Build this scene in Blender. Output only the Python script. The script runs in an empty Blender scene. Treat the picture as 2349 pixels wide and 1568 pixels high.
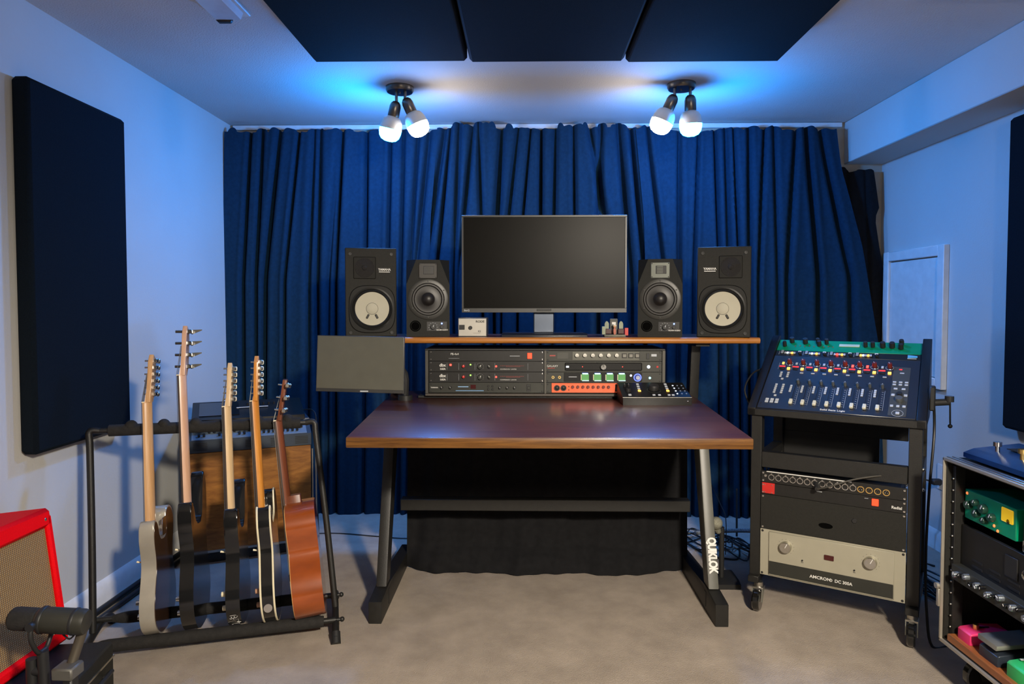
import bpy, bmesh, math, random
from mathutils import Matrix, Vector, Euler
R = math.radians
PI = math.pi
C = bpy.context.scene.collection

# ------------------------------------------------------------------ camera, world, exposure
F = 1570.0; CAMH = 1.16; PITCH = R(2.1); YAW = R(1.11); CX = 1174.5; CY = 757.6
cd = bpy.data.cameras.new('camera'); cam = bpy.data.objects.new('camera', cd); C.objects.link(cam)
cam.location = (0, 0, CAMH); cam.rotation_euler = (PI/2 - PITCH, 0, YAW)
cd.sensor_width = 36; cd.lens = F*36/2349; cd.shift_y = -(784-CY)/2349; cd.clip_start = .02
bpy.context.scene.camera = cam
w = bpy.data.worlds.new('world'); bpy.context.scene.world = w; w.use_nodes = True
w.node_tree.nodes['Background'].inputs[0].default_value = (.8, .85, 1, 1)
w.node_tree.nodes['Background'].inputs[1].default_value = .02
vs = bpy.context.scene.view_settings
vs.view_transform = 'Standard'; vs.look = 'None'; vs.gamma = 1; vs.use_curve_mapping = False
vs.exposure = 0.0
BLUE = (.003, .27, 1.0); WARM = (1.0, .89, .74); COOLW = (1.0, .90, .82)
BLUE_L = 580; WHITE_L = 62; ROOM_W = 38; SPOT_W = 480
def lamp(name, typ, loc, energy, color, size):
    l = bpy.data.lights.new(name, typ); l.energy = energy; l.color = color
    if typ == 'POINT': l.shadow_soft_size = size
    else: l.size = size
    o = bpy.data.objects.new(name, l); C.objects.link(o); o.location = loc
    return o
# the room's own ceiling lamp behind the photographer (its glass dome is built with the lights below)
lamp('room_light', 'POINT', (.8, -.4, 1.70), ROOM_W, WARM, .07)
_l = bpy.data.lights.new('room_spot_light', 'SPOT'); _l.energy = SPOT_W; _l.color = WARM; _l.shadow_soft_size = .09; _l.spot_size = R(90); _l.spot_blend = 1.0
_o = bpy.data.objects.new('room_spot_light', _l); C.objects.link(_o); _o.location = (.8, -.32, 1.88)
_o.rotation_euler = (Vector((.10, 2.12, .05))-_o.location).to_track_quat('-Z', 'Y').to_euler()

def ray(px, py):
    d = Vector(((px-CX)/F, -(py-CY)/F, -1))
    return Euler((PI/2 - PITCH, 0, YAW)).to_matrix() @ d
def P(px, py, X=None, Y=None, Z=None):
    """the point of the room seen at a pixel of the photograph on a plane x=, y= or z="""
    d = ray(px, py); o = Vector((0, 0, CAMH))
    t = (X/d.x) if X is not None else (Y/d.y) if Y is not None else ((Z-CAMH)/d.z)
    return o + d*t
def pix(v):
    q = Euler((PI/2 - PITCH, 0, YAW)).to_matrix().transposed() @ (Vector(v)-Vector((0, 0, CAMH)))
    return (CX + F*q.x/-q.z, CY - F*q.y/-q.z)

# ------------------------------------------------------------------ materials
MC = {}
def mat(name, col, rough=.6, metal=0, var=0, scale=20, bump=0, bscale=None, emit=None, es=1, coat=0, spec=None, stretch=None):
    if name in MC: return MC[name]
    m = bpy.data.materials.new(name); m.use_nodes = True; MC[name] = m
    nt = m.node_tree; b = nt.nodes['Principled BSDF']
    b.inputs['Base Color'].default_value = (*col, 1); b.inputs['Roughness'].default_value = rough
    b.inputs['Metallic'].default_value = metal
    if coat: b.inputs['Coat Weight'].default_value = coat; b.inputs['Coat Roughness'].default_value = .12
    if spec is not None: b.inputs['Specular IOR Level'].default_value = spec
    tc = nt.nodes.new('ShaderNodeTexCoord'); mp = nt.nodes.new('ShaderNodeMapping')
    nt.links.new(tc.outputs['Object'], mp.inputs[0])
    if stretch: mp.inputs['Scale'].default_value = stretch
    n = nt.nodes.new('ShaderNodeTexNoise'); n.inputs['Scale'].default_value = scale; n.inputs['Detail'].default_value = 4
    nt.links.new(mp.outputs[0], n.inputs[0])
    v = var if var else .06
    r = nt.nodes.new('ShaderNodeValToRGB')
    r.color_ramp.elements[0].position = .3; r.color_ramp.elements[1].position = .7
    r.color_ramp.elements[0].color = (*[c*(1-v) for c in col], 1)
    r.color_ramp.elements[1].color = (*[min(1, c*(1+v)) for c in col], 1)
    nt.links.new(n.outputs[0], r.inputs[0]); nt.links.new(r.outputs[0], b.inputs['Base Color'])
    if bump:
        n2 = nt.nodes.new('ShaderNodeTexNoise'); n2.inputs['Scale'].default_value = bscale or scale*4; n2.inputs['Detail'].default_value = 3
        nt.links.new(mp.outputs[0], n2.inputs[0])
        bp = nt.nodes.new('ShaderNodeBump'); bp.inputs['Strength'].default_value = bump; bp.inputs['Distance'].default_value = .004
        nt.links.new(n2.outputs[0], bp.inputs['Height']); nt.links.new(bp.outputs[0], b.inputs['Normal'])
    if emit: b.inputs['Emission Color'].default_value = (*emit, 1); b.inputs['Emission Strength'].default_value = es
    return m
def wood(name, c1, c2, rough=.35, scale=(1.2, 14, 14), coat=.2, bands=3):
    m = bpy.data.materials.new(name); m.use_nodes = True; nt = m.node_tree; b = nt.nodes['Principled BSDF']
    b.inputs['Roughness'].default_value = rough; b.inputs['Coat Weight'].default_value = coat; b.inputs['Coat Roughness'].default_value = .2
    tc = nt.nodes.new('ShaderNodeTexCoord'); mp = nt.nodes.new('ShaderNodeMapping'); mp.inputs['Scale'].default_value = scale
    n = nt.nodes.new('ShaderNodeTexNoise'); n.inputs['Scale'].default_value = bands; n.inputs['Detail'].default_value = 9; n.inputs['Roughness'].default_value = .65; n.inputs['Distortion'].default_value = .6
    r = nt.nodes.new('ShaderNodeValToRGB'); r.color_ramp.elements[0].position = .32; r.color_ramp.elements[1].position = .68
    r.color_ramp.elements[0].color = (*c1, 1); r.color_ramp.elements[1].color = (*c2, 1)
    nt.links.new(tc.outputs['Object'], mp.inputs[0]); nt.links.new(mp.outputs[0], n.inputs[0]); nt.links.new(n.outputs[0], r.inputs[0]); nt.links.new(r.outputs[0], b.inputs['Base Color'])
    bp = nt.nodes.new('ShaderNodeBump'); bp.inputs['Strength'].default_value = .12; bp.inputs['Distance'].default_value = .002
    nt.links.new(n.outputs[0], bp.inputs['Height']); nt.links.new(bp.outputs[0], b.inputs['Normal'])
    return m
def glow(name, col, s):
    return mat(name, tuple(min(.8, c) for c in col), .4, emit=col, es=s)

M_wall = mat('wall_paint', (.60, .595, .56), .75, var=.02, scale=3, bump=.15, bscale=120)
M_ceil = mat('ceiling_paint', (.68, .65, .62), .85, var=.02, scale=4, bump=.5, bscale=160)
M_trim = mat('white_trim', (.78, .77, .73), .45)
M_carpet = mat('beige_carpet', (.43, .365, .30), .97, var=.14, scale=9, bump=.9, bscale=330, spec=.1)
M_curt = mat('navy_cloth', (.007, .029, .056), .92, var=.15, scale=60, bump=.3, bscale=500, spec=.15)
M_blackcloth = mat('black_cloth', (.012, .012, .013), .95, var=.15, scale=40, bump=.3, bscale=400, spec=.12)
M_panel = mat('charcoal_acoustic_fabric', (.004, .008, .013), .95, var=.25, scale=260, bump=.35, bscale=600, spec=.15)
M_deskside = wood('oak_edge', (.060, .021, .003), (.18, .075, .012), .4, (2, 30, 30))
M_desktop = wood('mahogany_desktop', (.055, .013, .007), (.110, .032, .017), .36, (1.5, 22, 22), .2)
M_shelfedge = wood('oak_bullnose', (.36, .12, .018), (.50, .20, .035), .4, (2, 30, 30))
M_blacksteel = mat('black_powder_steel', (.013, .0125, .011), .46, var=.15, scale=50, bump=.15, bscale=400)
M_greysteel = mat('grey_steel', (.10, .10, .085), .4, var=.1)
M_vinyl = mat('charcoal_vinyl', (.017, .0165, .0135), .6, spec=.28, var=.12, scale=120, bump=.3, bscale=500)
M_vinyl2 = mat('graphite_cabinet', (.013, .013, .0105), .6, spec=.25, var=.12, scale=120, bump=.2, bscale=500)
M_rubber = mat('black_rubber', (.012, .012, .012), .55)
M_foam = mat('black_foam', (.014, .013, .012), .9, var=.3, scale=60, bump=.4, bscale=200)
M_cone = mat('white_paper_cone', (.52, .49, .38), .8, var=.03)
M_dkcone = mat('black_cone', (.022, .021, .019), .35, var=.2)
M_chrome = mat('chrome', (.75, .74, .70), .18, 1)
M_alu = mat('brushed_aluminium', (.58, .56, .50), .35, 1, var=.08, scale=30)
M_silverpaint = mat('champagne_faceplate', (.40, .375, .285), .45, .2, var=.03)
M_dkface = mat('dark_grey_faceplate', (.032, .033, .027), .45, .2)
M_black = mat('black_faceplate', (.010, .0095, .0085), .45, var=.2, scale=60)
M_black2 = mat('matt_black_plastic', (.016, .016, .016), .5)
M_gloss = mat('gloss_black', (.008, .008, .008), .12, coat=.6)
M_screen = mat('dark_screen_glass', (.006, .0055, .0045), .34, spec=.10)
M_screen2 = mat('matt_screen', (.10, .098, .075), .40, spec=.8)
M_white = mat('white_print', (.75, .74, .70), .5)
M_cream = mat('cream_plastic', (.80, .72, .50), .4)
M_goldm = mat('brass_gold', (.85, .58, .20), .3, 1)
M_red = mat('red_tolex', (.92, .002, .006), .6, spec=.10, var=.06, scale=200, bump=.5, bscale=500)
M_redp = mat('red_plastic', (.55, .02, .015), .4)
M_orange = mat('glowing_orange_faceplate', (.85, .13, .045), .4, .1, emit=(.9, .12, .04), es=.12)  # faint emission added to brighten the faceplate, which is no lamp
M_green = mat('green_enamel', (.0, .27, .13), .35)
M_ledr = glow('red_led', (1, .03, .02), 7)
M_ledo = glow('amber_lit_button', (1, .45, .06), 3.2)
M_ledg = glow('green_led', (.25, 1, .08), 4)
M_ledb = glow('blue_led', (.12, .25, 1), 8)
M_ledw = glow('white_lit_button', (.7, .8, 1), 1.0)
M_rocker = glow('lit_red_rocker', (1, .05, .015), 1.6)
M_disp = glow('red_numeric_display', (1, .03, .03), 1.3)
M_scrg = glow('green_meter_screen', (.08, .30, .08), .25)
M_scrw = glow('pale_screen_bar', (.5, .75, .85), .5)
M_wht_btn = mat('grey_white_button', (.50, .53, .56), .5)
M_bulb_house = mat('white_bulb_housing', (.62, .60, .54), .4)
M_nickel = mat('brushed_nickel_dark', (.16, .14, .12), .32, .9)
M_cable = mat('black_cable', (.010, .010, .010), .45)

# ------------------------------------------------------------------ mesh builder
WMX = {}
def catmull(pts, n=8, closed=False):
    pts = [Vector(p) for p in pts]; out = []; N = len(pts)
    rng = range(N if closed else N-1)
    for i in rng:
        g = lambda k: pts[k % N] if closed else pts[max(0, min(N-1, k))]
        p0, p1, p2, p3 = g(i-1), g(i), g(i+1), g(i+2)
        for j in range(n):
            t = j/n
            out.append(.5*((2*p1)+(p2-p0)*t+(2*p0-5*p1+4*p2-p3)*t*t+(3*p1-p0-3*p2+p3)*t**3))
    if not closed: out.append(pts[-1])
    return out
class MB:
    def __init__(s): s.bm = bmesh.new()
    def box(s, c, d, bev=0, M=None, seg=1):
        mt = Matrix.Translation(c) @ Matrix.Diagonal((*d, 1))
        if M: mt = M @ mt
        g = bmesh.ops.create_cube(s.bm, size=1, matrix=mt)
        if bev:
            es = list({e for v in g['verts'] for e in v.link_edges})
            bmesh.ops.bevel(s.bm, geom=es, offset=bev, segments=seg, affect='EDGES', profile=.5)
        return s
    def b2(s, lo, hi, bev=0, M=None):
        return s.box([(a+b)/2 for a, b in zip(lo, hi)], [abs(b-a) for a, b in zip(lo, hi)], bev, M)
    def cyl(s, p0, p1, r0, r1=None, seg=16, M=None):
        p0, p1 = Vector(p0), Vector(p1); r1 = r0 if r1 is None else r1
        d = p1-p0; q = Vector((0, 0, 1)).rotation_difference(d.normalized()).to_matrix().to_4x4()
        mt = Matrix.Translation((p0+p1)/2) @ q
        if M: mt = M @ mt
        bmesh.ops.create_cone(s.bm, cap_ends=True, segments=seg, radius1=r0, radius2=r1, depth=d.length, matrix=mt)
        return s
    def sph(s, c, r, sc=(1, 1, 1), seg=16, M=None):
        mt = Matrix.Translation(c) @ Matrix.Diagonal((r*sc[0], r*sc[1], r*sc[2], 1))
        if M: mt = M @ mt
        bmesh.ops.create_uvsphere(s.bm, u_segments=seg, v_segments=max(6, seg*2//3), radius=1, matrix=mt)
        return s
    def tube(s, pts, r, seg=8, smooth=0, closed=False):
        pts = [Vector(p) for p in pts]
        if smooth: pts = catmull(pts, smooth, closed)
        n = len(pts); rings = []; up = None
        for i, p in enumerate(pts):
            a = pts[(i-1) % n] if (closed or i > 0) else p; b = pts[(i+1) % n] if (closed or i < n-1) else p
            t = (b-a).normalized()
            if up is None: up = t.orthogonal().normalized()
            up = (up - t*up.dot(t)); up = up.normalized() if up.length > 1e-6 else t.orthogonal().normalized()
            sd = t.cross(up); rr = r[i*(len(r)-1)//max(1, n-1)] if isinstance(r, (list, tuple)) else r
            rings.append([s.bm.verts.new(p + rr*(math.cos(k*2*PI/seg)*up + math.sin(k*2*PI/seg)*sd)) for k in range(seg)])
        m = n if closed else n-1
        for i in range(m):
            A, B = rings[i], rings[(i+1) % n]
            for k in range(seg):
                s.bm.faces.new((A[k], A[(k+1) % seg], B[(k+1) % seg], B[k]))
        if not closed: s.bm.faces.new(rings[0][::-1]); s.bm.faces.new(rings[-1])
        return s
    def lathe(s, prof, seg=32, M=None):
        """profile of (radius, height) turned about local z"""
        M = M or Matrix(); rings = []
        for r, h in prof:
            if r < 1e-5: rings.append([s.bm.verts.new(M @ Vector((0, 0, h)))])
            else: rings.append([s.bm.verts.new(M @ Vector((r*math.cos(k*2*PI/seg), r*math.sin(k*2*PI/seg), h))) for k in range(seg)])
        for A, B in zip(rings, rings[1:]):
            for k in range(seg):
                if len(A) == 1 and len(B) == 1: continue
                if len(A) == 1: f = (A[0], B[(k+1) % seg], B[k])
                elif len(B) == 1: f = (A[k], A[(k+1) % seg], B[0])
                else: f = (A[k], A[(k+1) % seg], B[(k+1) % seg], B[k])
                s.bm.faces.new(f)
        return s
    def prism(s, poly, a, b, M=None, bev=0, seg=2):
        """2-D outline (p,q) -> points (x from a to b, y=p, z=q)"""
        M = M or Matrix()
        A = [s.bm.verts.new(M @ Vector((a, p, q))) for p, q in poly]; B = [s.bm.verts.new(M @ Vector((b, p, q))) for p, q in poly]
        n = len(poly); fa = s.bm.faces.new(A[::-1]); fb = s.bm.faces.new(B)
        for i in range(n): s.bm.faces.new((A[i], A[(i+1) % n], B[(i+1) % n], B[i]))
        if bev: bmesh.ops.bevel(s.bm, geom=list(fa.edges)+list(fb.edges), offset=bev, segments=seg, affect='EDGES', profile=.5)
        return s
    def loft(s, A, B):
        va = [s.bm.verts.new(p) for p in A]; vb = [s.bm.verts.new(p) for p in B]; n = len(A)
        s.bm.faces.new(va[::-1]); s.bm.faces.new(vb)
        for i in range(n): s.bm.faces.new((va[i], va[(i+1) % n], vb[(i+1) % n], vb[i]))
        return s
    def grid(s, fn, nu, nv):
        V = [[s.bm.verts.new(fn(i/nu, j/nv)) for i in range(nu+1)] for j in range(nv+1)]
        for j in range(nv):
            for i in range(nu): s.bm.faces.new((V[j][i], V[j][i+1], V[j+1][i+1], V[j+1][i]))
        return s
    def mesh(s, name, mt, ang=38):
        bmesh.ops.recalc_face_normals(s.bm, faces=s.bm.faces)
        for f in s.bm.faces: f.smooth = True
        for e in s.bm.edges:
            e.smooth = not (len(e.link_faces) != 2 or e.calc_face_angle(0) > R(ang))
        me = bpy.data.meshes.new(name); s.bm.to_mesh(me); s.bm.free(); me.materials.append(mt)
        return me
    def build(s, name, mt, parent=None, world=False, loc=None, ang=38):
        if parent is not None:
            if world: s.bm.transform(WMX[parent].inverted())
            o = bpy.data.objects.new(name, s.mesh(name, mt, ang)); C.objects.link(o); o.parent = parent; WMX[o] = WMX[parent]
            if loc: o.location = loc
        else:
            vv = [v.co for v in s.bm.verts]
            c = Vector(((min(v.x for v in vv)+max(v.x for v in vv))/2, (min(v.y for v in vv)+max(v.y for v in vv))/2, min(v.z for v in vv)))
            s.bm.transform(Matrix.Translation(-c))
            o = bpy.data.objects.new(name, s.mesh(name, mt, ang)); C.objects.link(o); o.location = c; WMX[o] = Matrix.Translation(c)
        return o
def thing(name, label, cat, loc=(0, 0, 0), rot=(0, 0, 0), group=None):
    o = bpy.data.objects.new(name, None); C.objects.link(o); o.empty_display_size = .05
    if isinstance(rot, Matrix): M = Matrix.Translation(loc) @ rot.to_4x4(); o.matrix_world = M
    else: o.location = loc; o.rotation_euler = rot; M = Matrix.Translation(loc) @ Euler(rot).to_matrix().to_4x4()
    WMX[o] = M; o['label'] = label; o['category'] = cat
    if group: o['group'] = group
    return o
def tag(o, label=None, cat=None, group=None, kind=None):
    for k, v in (('label', label), ('category', cat), ('group', group), ('kind', kind)):
        if v: o[k] = v
    return o
def struct(o): o['kind'] = 'structure'; return o
def inst(name, me, parent, loc, rot=(0, 0, 0), sc=(1, 1, 1)):
    o = bpy.data.objects.new(name, me); C.objects.link(o); o.parent = parent; o.location = loc; o.rotation_euler = rot; o.scale = sc
    WMX[o] = WMX[parent] @ Matrix.Translation(loc) @ Euler(rot).to_matrix().to_4x4()
    return o
def text(parent, s, x, z, size, mt, y=-.0004, ext=.0003, roty=0, align='LEFT', name='lettering', shear=0, bold=0, sx=1, rot=None):
    c = bpy.data.curves.new('t', 'FONT'); c.body = s; c.size = size; c.extrude = ext; c.align_x = align; c.shear = shear; c.offset = bold*size
    c.resolution_u = 3
    t = bpy.data.objects.new('t', c); me = bpy.data.meshes.new_from_object(t); bpy.data.objects.remove(t)
    me.materials.clear(); me.materials.append(mt)
    return inst(name, me, parent, (x, y, z), rot or (PI/2, roty, 0), (sx, 1, 1))
# shared small meshes, all pointing out of a panel along -y
K = {}
def kmesh(key, fn):
    if key not in K: K[key] = fn()
    return K[key]
def knobm(r, h, mt, seg=14):
    return kmesh(('k', round(r, 4), round(h, 4), mt.name), lambda: MB().lathe([(0, 0), (r, 0), (r, h*.75), (r*.88, h), (0, h)], seg, Matrix.Rotation(PI/2, 4, 'X')).mesh('knob', mt))
def knob(parent, x, z, r, h, mt=M_black2, ptr=None, ang=0, name='knob'):
    k = inst(name, knobm(r, h, mt), parent, (x, 0, z), (0, R(ang), 0))
    if ptr:
        inst('pointer', kmesh(('p', round(r, 4), round(h, 4), ptr.name), lambda: MB().box((0, -h-.0003, r*.45), (r*.22, .001, r*.9)).mesh('pointer', ptr)), k, (0, 0, 0))
    return k
def btn(parent, x, z, w, h, d, mt, name='button'):
    return inst(name, kmesh(('b', round(w, 4), round(h, 4), round(d, 4), mt.name), lambda: MB().box((0, -d/2, 0), (w, d, h), min(w, h, d)*.18).mesh(name, mt)), parent, (x, 0, z))
def led(parent, x, z, r, mt, name='indicator_light'):
    return inst(name, kmesh(('l', round(r, 4), mt.name), lambda: MB().sph((0, 0, 0), r, (1, .7, 1), 10).mesh(name, mt)), parent, (x, 0, z))
def screw(parent, x, z, r=.0035, mt=M_chrome): return inst('screw', kmesh(('s', r, mt.name), lambda: MB().lathe([(0, 0), (r, 0), (r*.8, r*.4), (0, r*.55)], 10, Matrix.Rotation(PI/2, 4, 'X')).mesh('screw', mt)), parent, (x, 0, z))

# ------------------------------------------------------------------ the room
XL, XR, YB, YF, H = -1.65, 1.965, 3.84, -1.6, 2.165
SX, SZ = 1.755, 1.935
T = .08
struct(MB().b2((XL-T, YF-T, -.06), (XR+T, YB+T, 0)).build('floor', M_carpet))
struct(MB().b2((XL-T, YF-T, H), (XR+T, YB+T, H+.06)).build('ceiling', M_ceil))
struct(MB().b2((XL-T, YF, 0), (XL, YB, H)).build('wall_left', M_wall))
struct(MB().b2((XR, YF, 0), (XR+T, YB, H)).build('wall_right', M_wall))
struct(MB().b2((XL, YB, 0), (XR, YB+T, H)).build('wall_back', mat('beige_wall', (.42, .36, .27), .8)))
struct(MB().b2((XL, YF-T, 0), (XR, YF, H)).build('wall_front', mat('dark_rear_wall', (.10, .10, .10), .9)))
tr = struct(MB().b2((SX, YF, SZ), (XR, YB, H), .004).build('trim_1', M_wall)); tr['label'] = 'boxed-in white ceiling beam along the right wall'
def baseboard(name, pts):
    a, b, n = pts
    prof = [(0, 0), (.016, 0), (.016, .072), (.010, .080), (.006, .088), (0, .092)]
    m = MB(); A = [Vector(a)+Vector(n)*p+Vector((0, 0, q)) for p, q in prof]; B = [Vector(b)+Vector(n)*p+Vector((0, 0, q)) for p, q in prof]
    struct(m.loft(A, B).build(name, M_trim))
baseboard('baseboard_left', ((XL, YF, 0), (XL, YB, 0), (1, 0, 0)))
baseboard('baseboard_right', ((XR, YF, 0), (XR, YB, 0), (-1, 0, 0)))
baseboard('baseboard_back', ((XL, YB, 0), (XR, YB, 0), (0, -1, 0)))
# white rail along the top of the back wall and a bit of window trim in the right corner
tag(MB().b2((XL+.02, YB-.02, H-.03), (SX-.02, YB, H-.004), .002).build('curtain_rail', M_trim), 'slim white rail along the ceiling above the navy curtains', 'curtain rail')
struct(MB().b2((1.80, YB-.015, 0), (XR, YB, 1.27), .002).build('trim_2', M_trim))
# small access door on the right wall
d0, d1 = P(2176, 700, X=XR).y, P(2036, 700, X=XR).y
dz1, dz0 = P(2176, 560, X=XR).z, P(2165, 893, X=XR).z
dr = thing('door_1', 'small white recessed access door in the right wall behind the mixer rack', 'door', (XR, (d0+d1)/2, dz0))
del dr['category']; dr['kind'] = 'structure'
fw = .05
fr = MB()
fr.b2((XR-.028, d0, dz0), (XR, d0+fw, dz1), .003).b2((XR-.028, d1-fw, dz0), (XR, d1, dz1), .003).b2((XR-.028, d0+fw, dz1-fw), (XR, d1-fw, dz1), .003).b2((XR-.028, d0+fw, dz0), (XR, d1-fw, dz0+fw), .003)
fr.build('door_frame', M_trim, dr, True)
MB().b2((XR-.016, d0+fw+.003, dz0+fw+.003), (XR, d1-fw-.003, dz1-fw-.006), .002).build('door_panel', M_trim, dr, True)

# ------------------------------------------------------------------ curtains
def interp(tab, y):
    for (a, b), (c, d) in zip(tab, tab[1:]):
        if y <= c: return b + (d-b)*max(0, (y-a))/(c-a)
    return tab[-1][1]
def curtain(label, left, right, folds, Y, top, bot, seed, mt=M_curt, amp=.06, nu=300, nv=46, name='curtain', cat='curtain', tb=.03):
    rnd = random.Random(seed)
    fs = []
    for a, b in folds:
        fs.append((a, a+(b-a)*1.0, rnd.uniform(.009, .017), rnd.uniform(.7, 1.25), rnd.uniform(-10, 10)))
    ph = [rnd.uniform(0, 6.28) for _ in range(8)]
    xa_, xb_ = left[0][1], right[0][1]
    bumps = [(rnd.uniform(xa_, xb_), rnd.uniform(6, 20), rnd.uniform(.005, tb)) for _ in range(int((xb_-xa_)/24))]
    def fn(u, v):
        y = top + (bot-top)*v
        px = interp(left, y)*(1-u) + interp(right, y)*u
        p = P(px, y, Y=Y)
        d = .012*math.sin(px*.021+ph[0]+v*1.2)+.006*math.sin(px*.047+ph[1]-v*2)+.0012*math.sin(px*.16+ph[2]+v*3)
        s = max(0, v)
        for k, (a, b, wd, am, dr_) in enumerate(fs):
            c = a + (b-a)*min(1.6, v*4.2) + dr_*v
            q = (px-c)/(wd*F/Y)
            if abs(q) < 5:
                g = math.exp(-q*q) - .12*math.exp(-((abs(q)-2.2)**2)/1.5)
                d += amp*am*(.5+.5*min(1, v*6))*(1-.35*v)*g
        sc = 0
        if v < .03: sc = (1-v/.03)*max([0]+[h_*max(0, 1-((px-c_)/w_)**2)**.5 for c_, w_, h_ in bumps])+(.003*math.sin(px*.21+ph[4]) if v == 0 else 0)
        hem = 0
        if v > .97: hem = .012*math.sin(px*.02+ph[5])
        return Vector((p.x, min(YB-.012, p.y+d), p.z+sc+hem - (.004 if v == 0 else 0)))
    m = MB().grid(fn, nu, nv)
    o = m.build(name, mt, ang=80); tag(o, label, cat)
    s = o.modifiers.new('Solidify', 'SOLIDIFY'); s.thickness = .003
    return o
LF = [(572, 560), (600, 590), (640, 620), (685, 665), (720, 712), (735, 728), (778, 765), (786, 776), (840, 840), (895, 890), (925, 922), (958, 948), (985, 962)]
CF = [(1022, 990), (1034, 1012), (1055, 1046), (1086, 1066), (1098, 1103), (1152, 1140), (1190, 1168), (1218, 1200), (1242, 1240), (1275, 1273), (1316, 1318), (1352, 1390), (1378, 1372), (1418, 1436), (1447, 1465)]
RF = [(1485, 1512), (1560, 1562), (1606, 1599), (1643, 1650), (1668, 1672), (1684, 1690), (1718, 1718), (1754, 1744), (1776, 1780), (1826, 1812), (1850, 1870), (1885, 1925)]
curtain('navy cloth curtain covering the left part of the back wall', [(285, 517), (640, 512), (1000, 522), (1200, 524)], [(285, 1006), (500, 988), (1200, 970)], LF, 3.745, 300, 1186, 1, nu=420, tb=.022)
curtain('tightly gathered navy curtain in the middle behind the big monitor', [(280, 1004), (500, 986), (1200, 968)], [(280, 1458), (500, 1478), (1200, 1500)], CF, 3.74, 292, 1186, 2, nu=420, tb=.036)
curtain('navy curtain on the right that flares out toward the corner', [(285, 1456), (500, 1476), (1200, 1498)], [(285, 1920), (385, 1932), (560, 1975), (790, 2012), (1200, 2028)], RF, 3.735, 297, 1190, 3, nu=420, tb=.026)
curtain('black cloth hanging below the ceiling beam beside the right navy curtain', [(385, 1905), (1200, 1950)], [(385, 2000), (480, 2013), (500, 2003), (560, 2012), (640, 2026), (790, 2032), (1200, 2036)], [(1945, 1950), (1985, 1990)], 3.80, 391, 1186, 4, M_blackcloth, .02, 90)

# black cloth under the desk
def drape():
    rnd = random.Random(5)
    def fn(u, v):
        x0 = -.525; x1 = .715
        if v < .72:
            z = .765-.04 - (v/.72)*(.70-.10)-.01; y = 3.02 - .03*(v/.72)
        else:
            t = (v-.72)/.28; a = t*PI/2
            y = 2.99 - .085*math.sin(a)*(1-abs(2*u-1)**6*.9); z = .105 - .098*t + .0*a
        x = x0 + (x1-x0)*u - .0*v
        y += .012*math.sin(u*19+v*3) + .006*math.sin(u*43) + .004*math.sin(u*90+v*7)
        return Vector((x, y, max(z, .006) + (.006*math.sin(u*17) if .8 < v < 1 else 0)))
    o = MB().grid(fn, 160, 44).build('drape', M_blackcloth, ang=80)
    tag(o, 'black cloth hanging behind the desk legs with its hem pooled on the carpet', 'cloth')
    o.modifiers.new('Solidify', 'SOLIDIFY').thickness = .003
drape()

# ------------------------------------------------------------------ acoustic panels
def panel(label, lo, hi, grp=None):
    o = MB().b2(lo, hi, .012).build('sound_absorber', M_panel); tag(o, label, 'acoustic panel', grp)
pz1, pz0 = 1.895, .672
panel('tall charcoal fabric acoustic panel on the left wall', (XL, P(70, 600, X=-1.595).y, pz0), (-1.59, P(292, 600, X=-1.595).y, pz1))
panel('charcoal fabric acoustic panel on the right wall under the ceiling beam', (1.905, 2.12, pz0), (XR, 2.765, pz1))
# three on the ceiling
cy1 = 2.665
for i, nm in enumerate(('leftmost', 'middle', 'rightmost')):
    xa = -.815 + i*.600
    panel('%s of the three charcoal panels fixed flat to the ceiling' % nm, (xa, cy1-1.21, 2.095), (xa+.592, cy1+.012*i, 2.165), 'ceiling acoustic panels')

# ------------------------------------------------------------------ ceiling bits
t = thing('strip_light', 'unlit white strip light on the ceiling at the upper left', 'ceiling light', (-1.01, 1.85, H))
MB().b2((-.064, -.55, -.012), (.064, .53, 0), .003).build('base_plate', M_trim, t)
MB().prism([(-.05, -.012), (-.042, -.034), (.042, -.034), (.05, -.012)], -.54, .50, Matrix.Rotation(PI/2, 4, 'Z'), .003).build('diffuser', mat('milky_diffuser', (.72, .72, .74), .3), t)
MB().box((-.022, .515, -.026), (.052, .028, .022), .006).build('end_cap', M_black2, t)
t = thing('air_vent', 'white slatted air vent on the ceiling at the upper right', 'vent', (1.50, 2.08, H))
MB().b2((-.22, -.2, -.012), (.22, -.17, 0), .003).b2((-.22, .17, -.012), (.22, .2, 0), .003).b2((-.22, -.17, -.012), (-.19, .17, 0), .003).b2((.19, -.17, -.012), (.22, .17, 0), .003).build('frame', M_trim, t)
for k in range(9): MB().box((0, -.145+k*.036, -.008), (.38, .026, .003), 0, Matrix()).build('slat', M_trim, t)
# room lamp behind the photographer: canopy plus glass ring around the point light
t = thing('ceiling_lamp', 'frosted round ceiling lamp behind the camera', 'ceiling light', (.8, -.4, H))
MB().lathe([(0, 0), (.15, 0), (.15, -.02), (.13, -.03), (0, -.03)], 32).build('canopy', M_trim, t)
MB().cyl((0, 0, -.03), (0, 0, -.34), .008).build('stem', M_nickel, t); MB().lathe([(0, -.33), (.03, -.335), (.035, -.38), (0, -.38)], 24).build('bulb_holder', M_trim, t)

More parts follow.
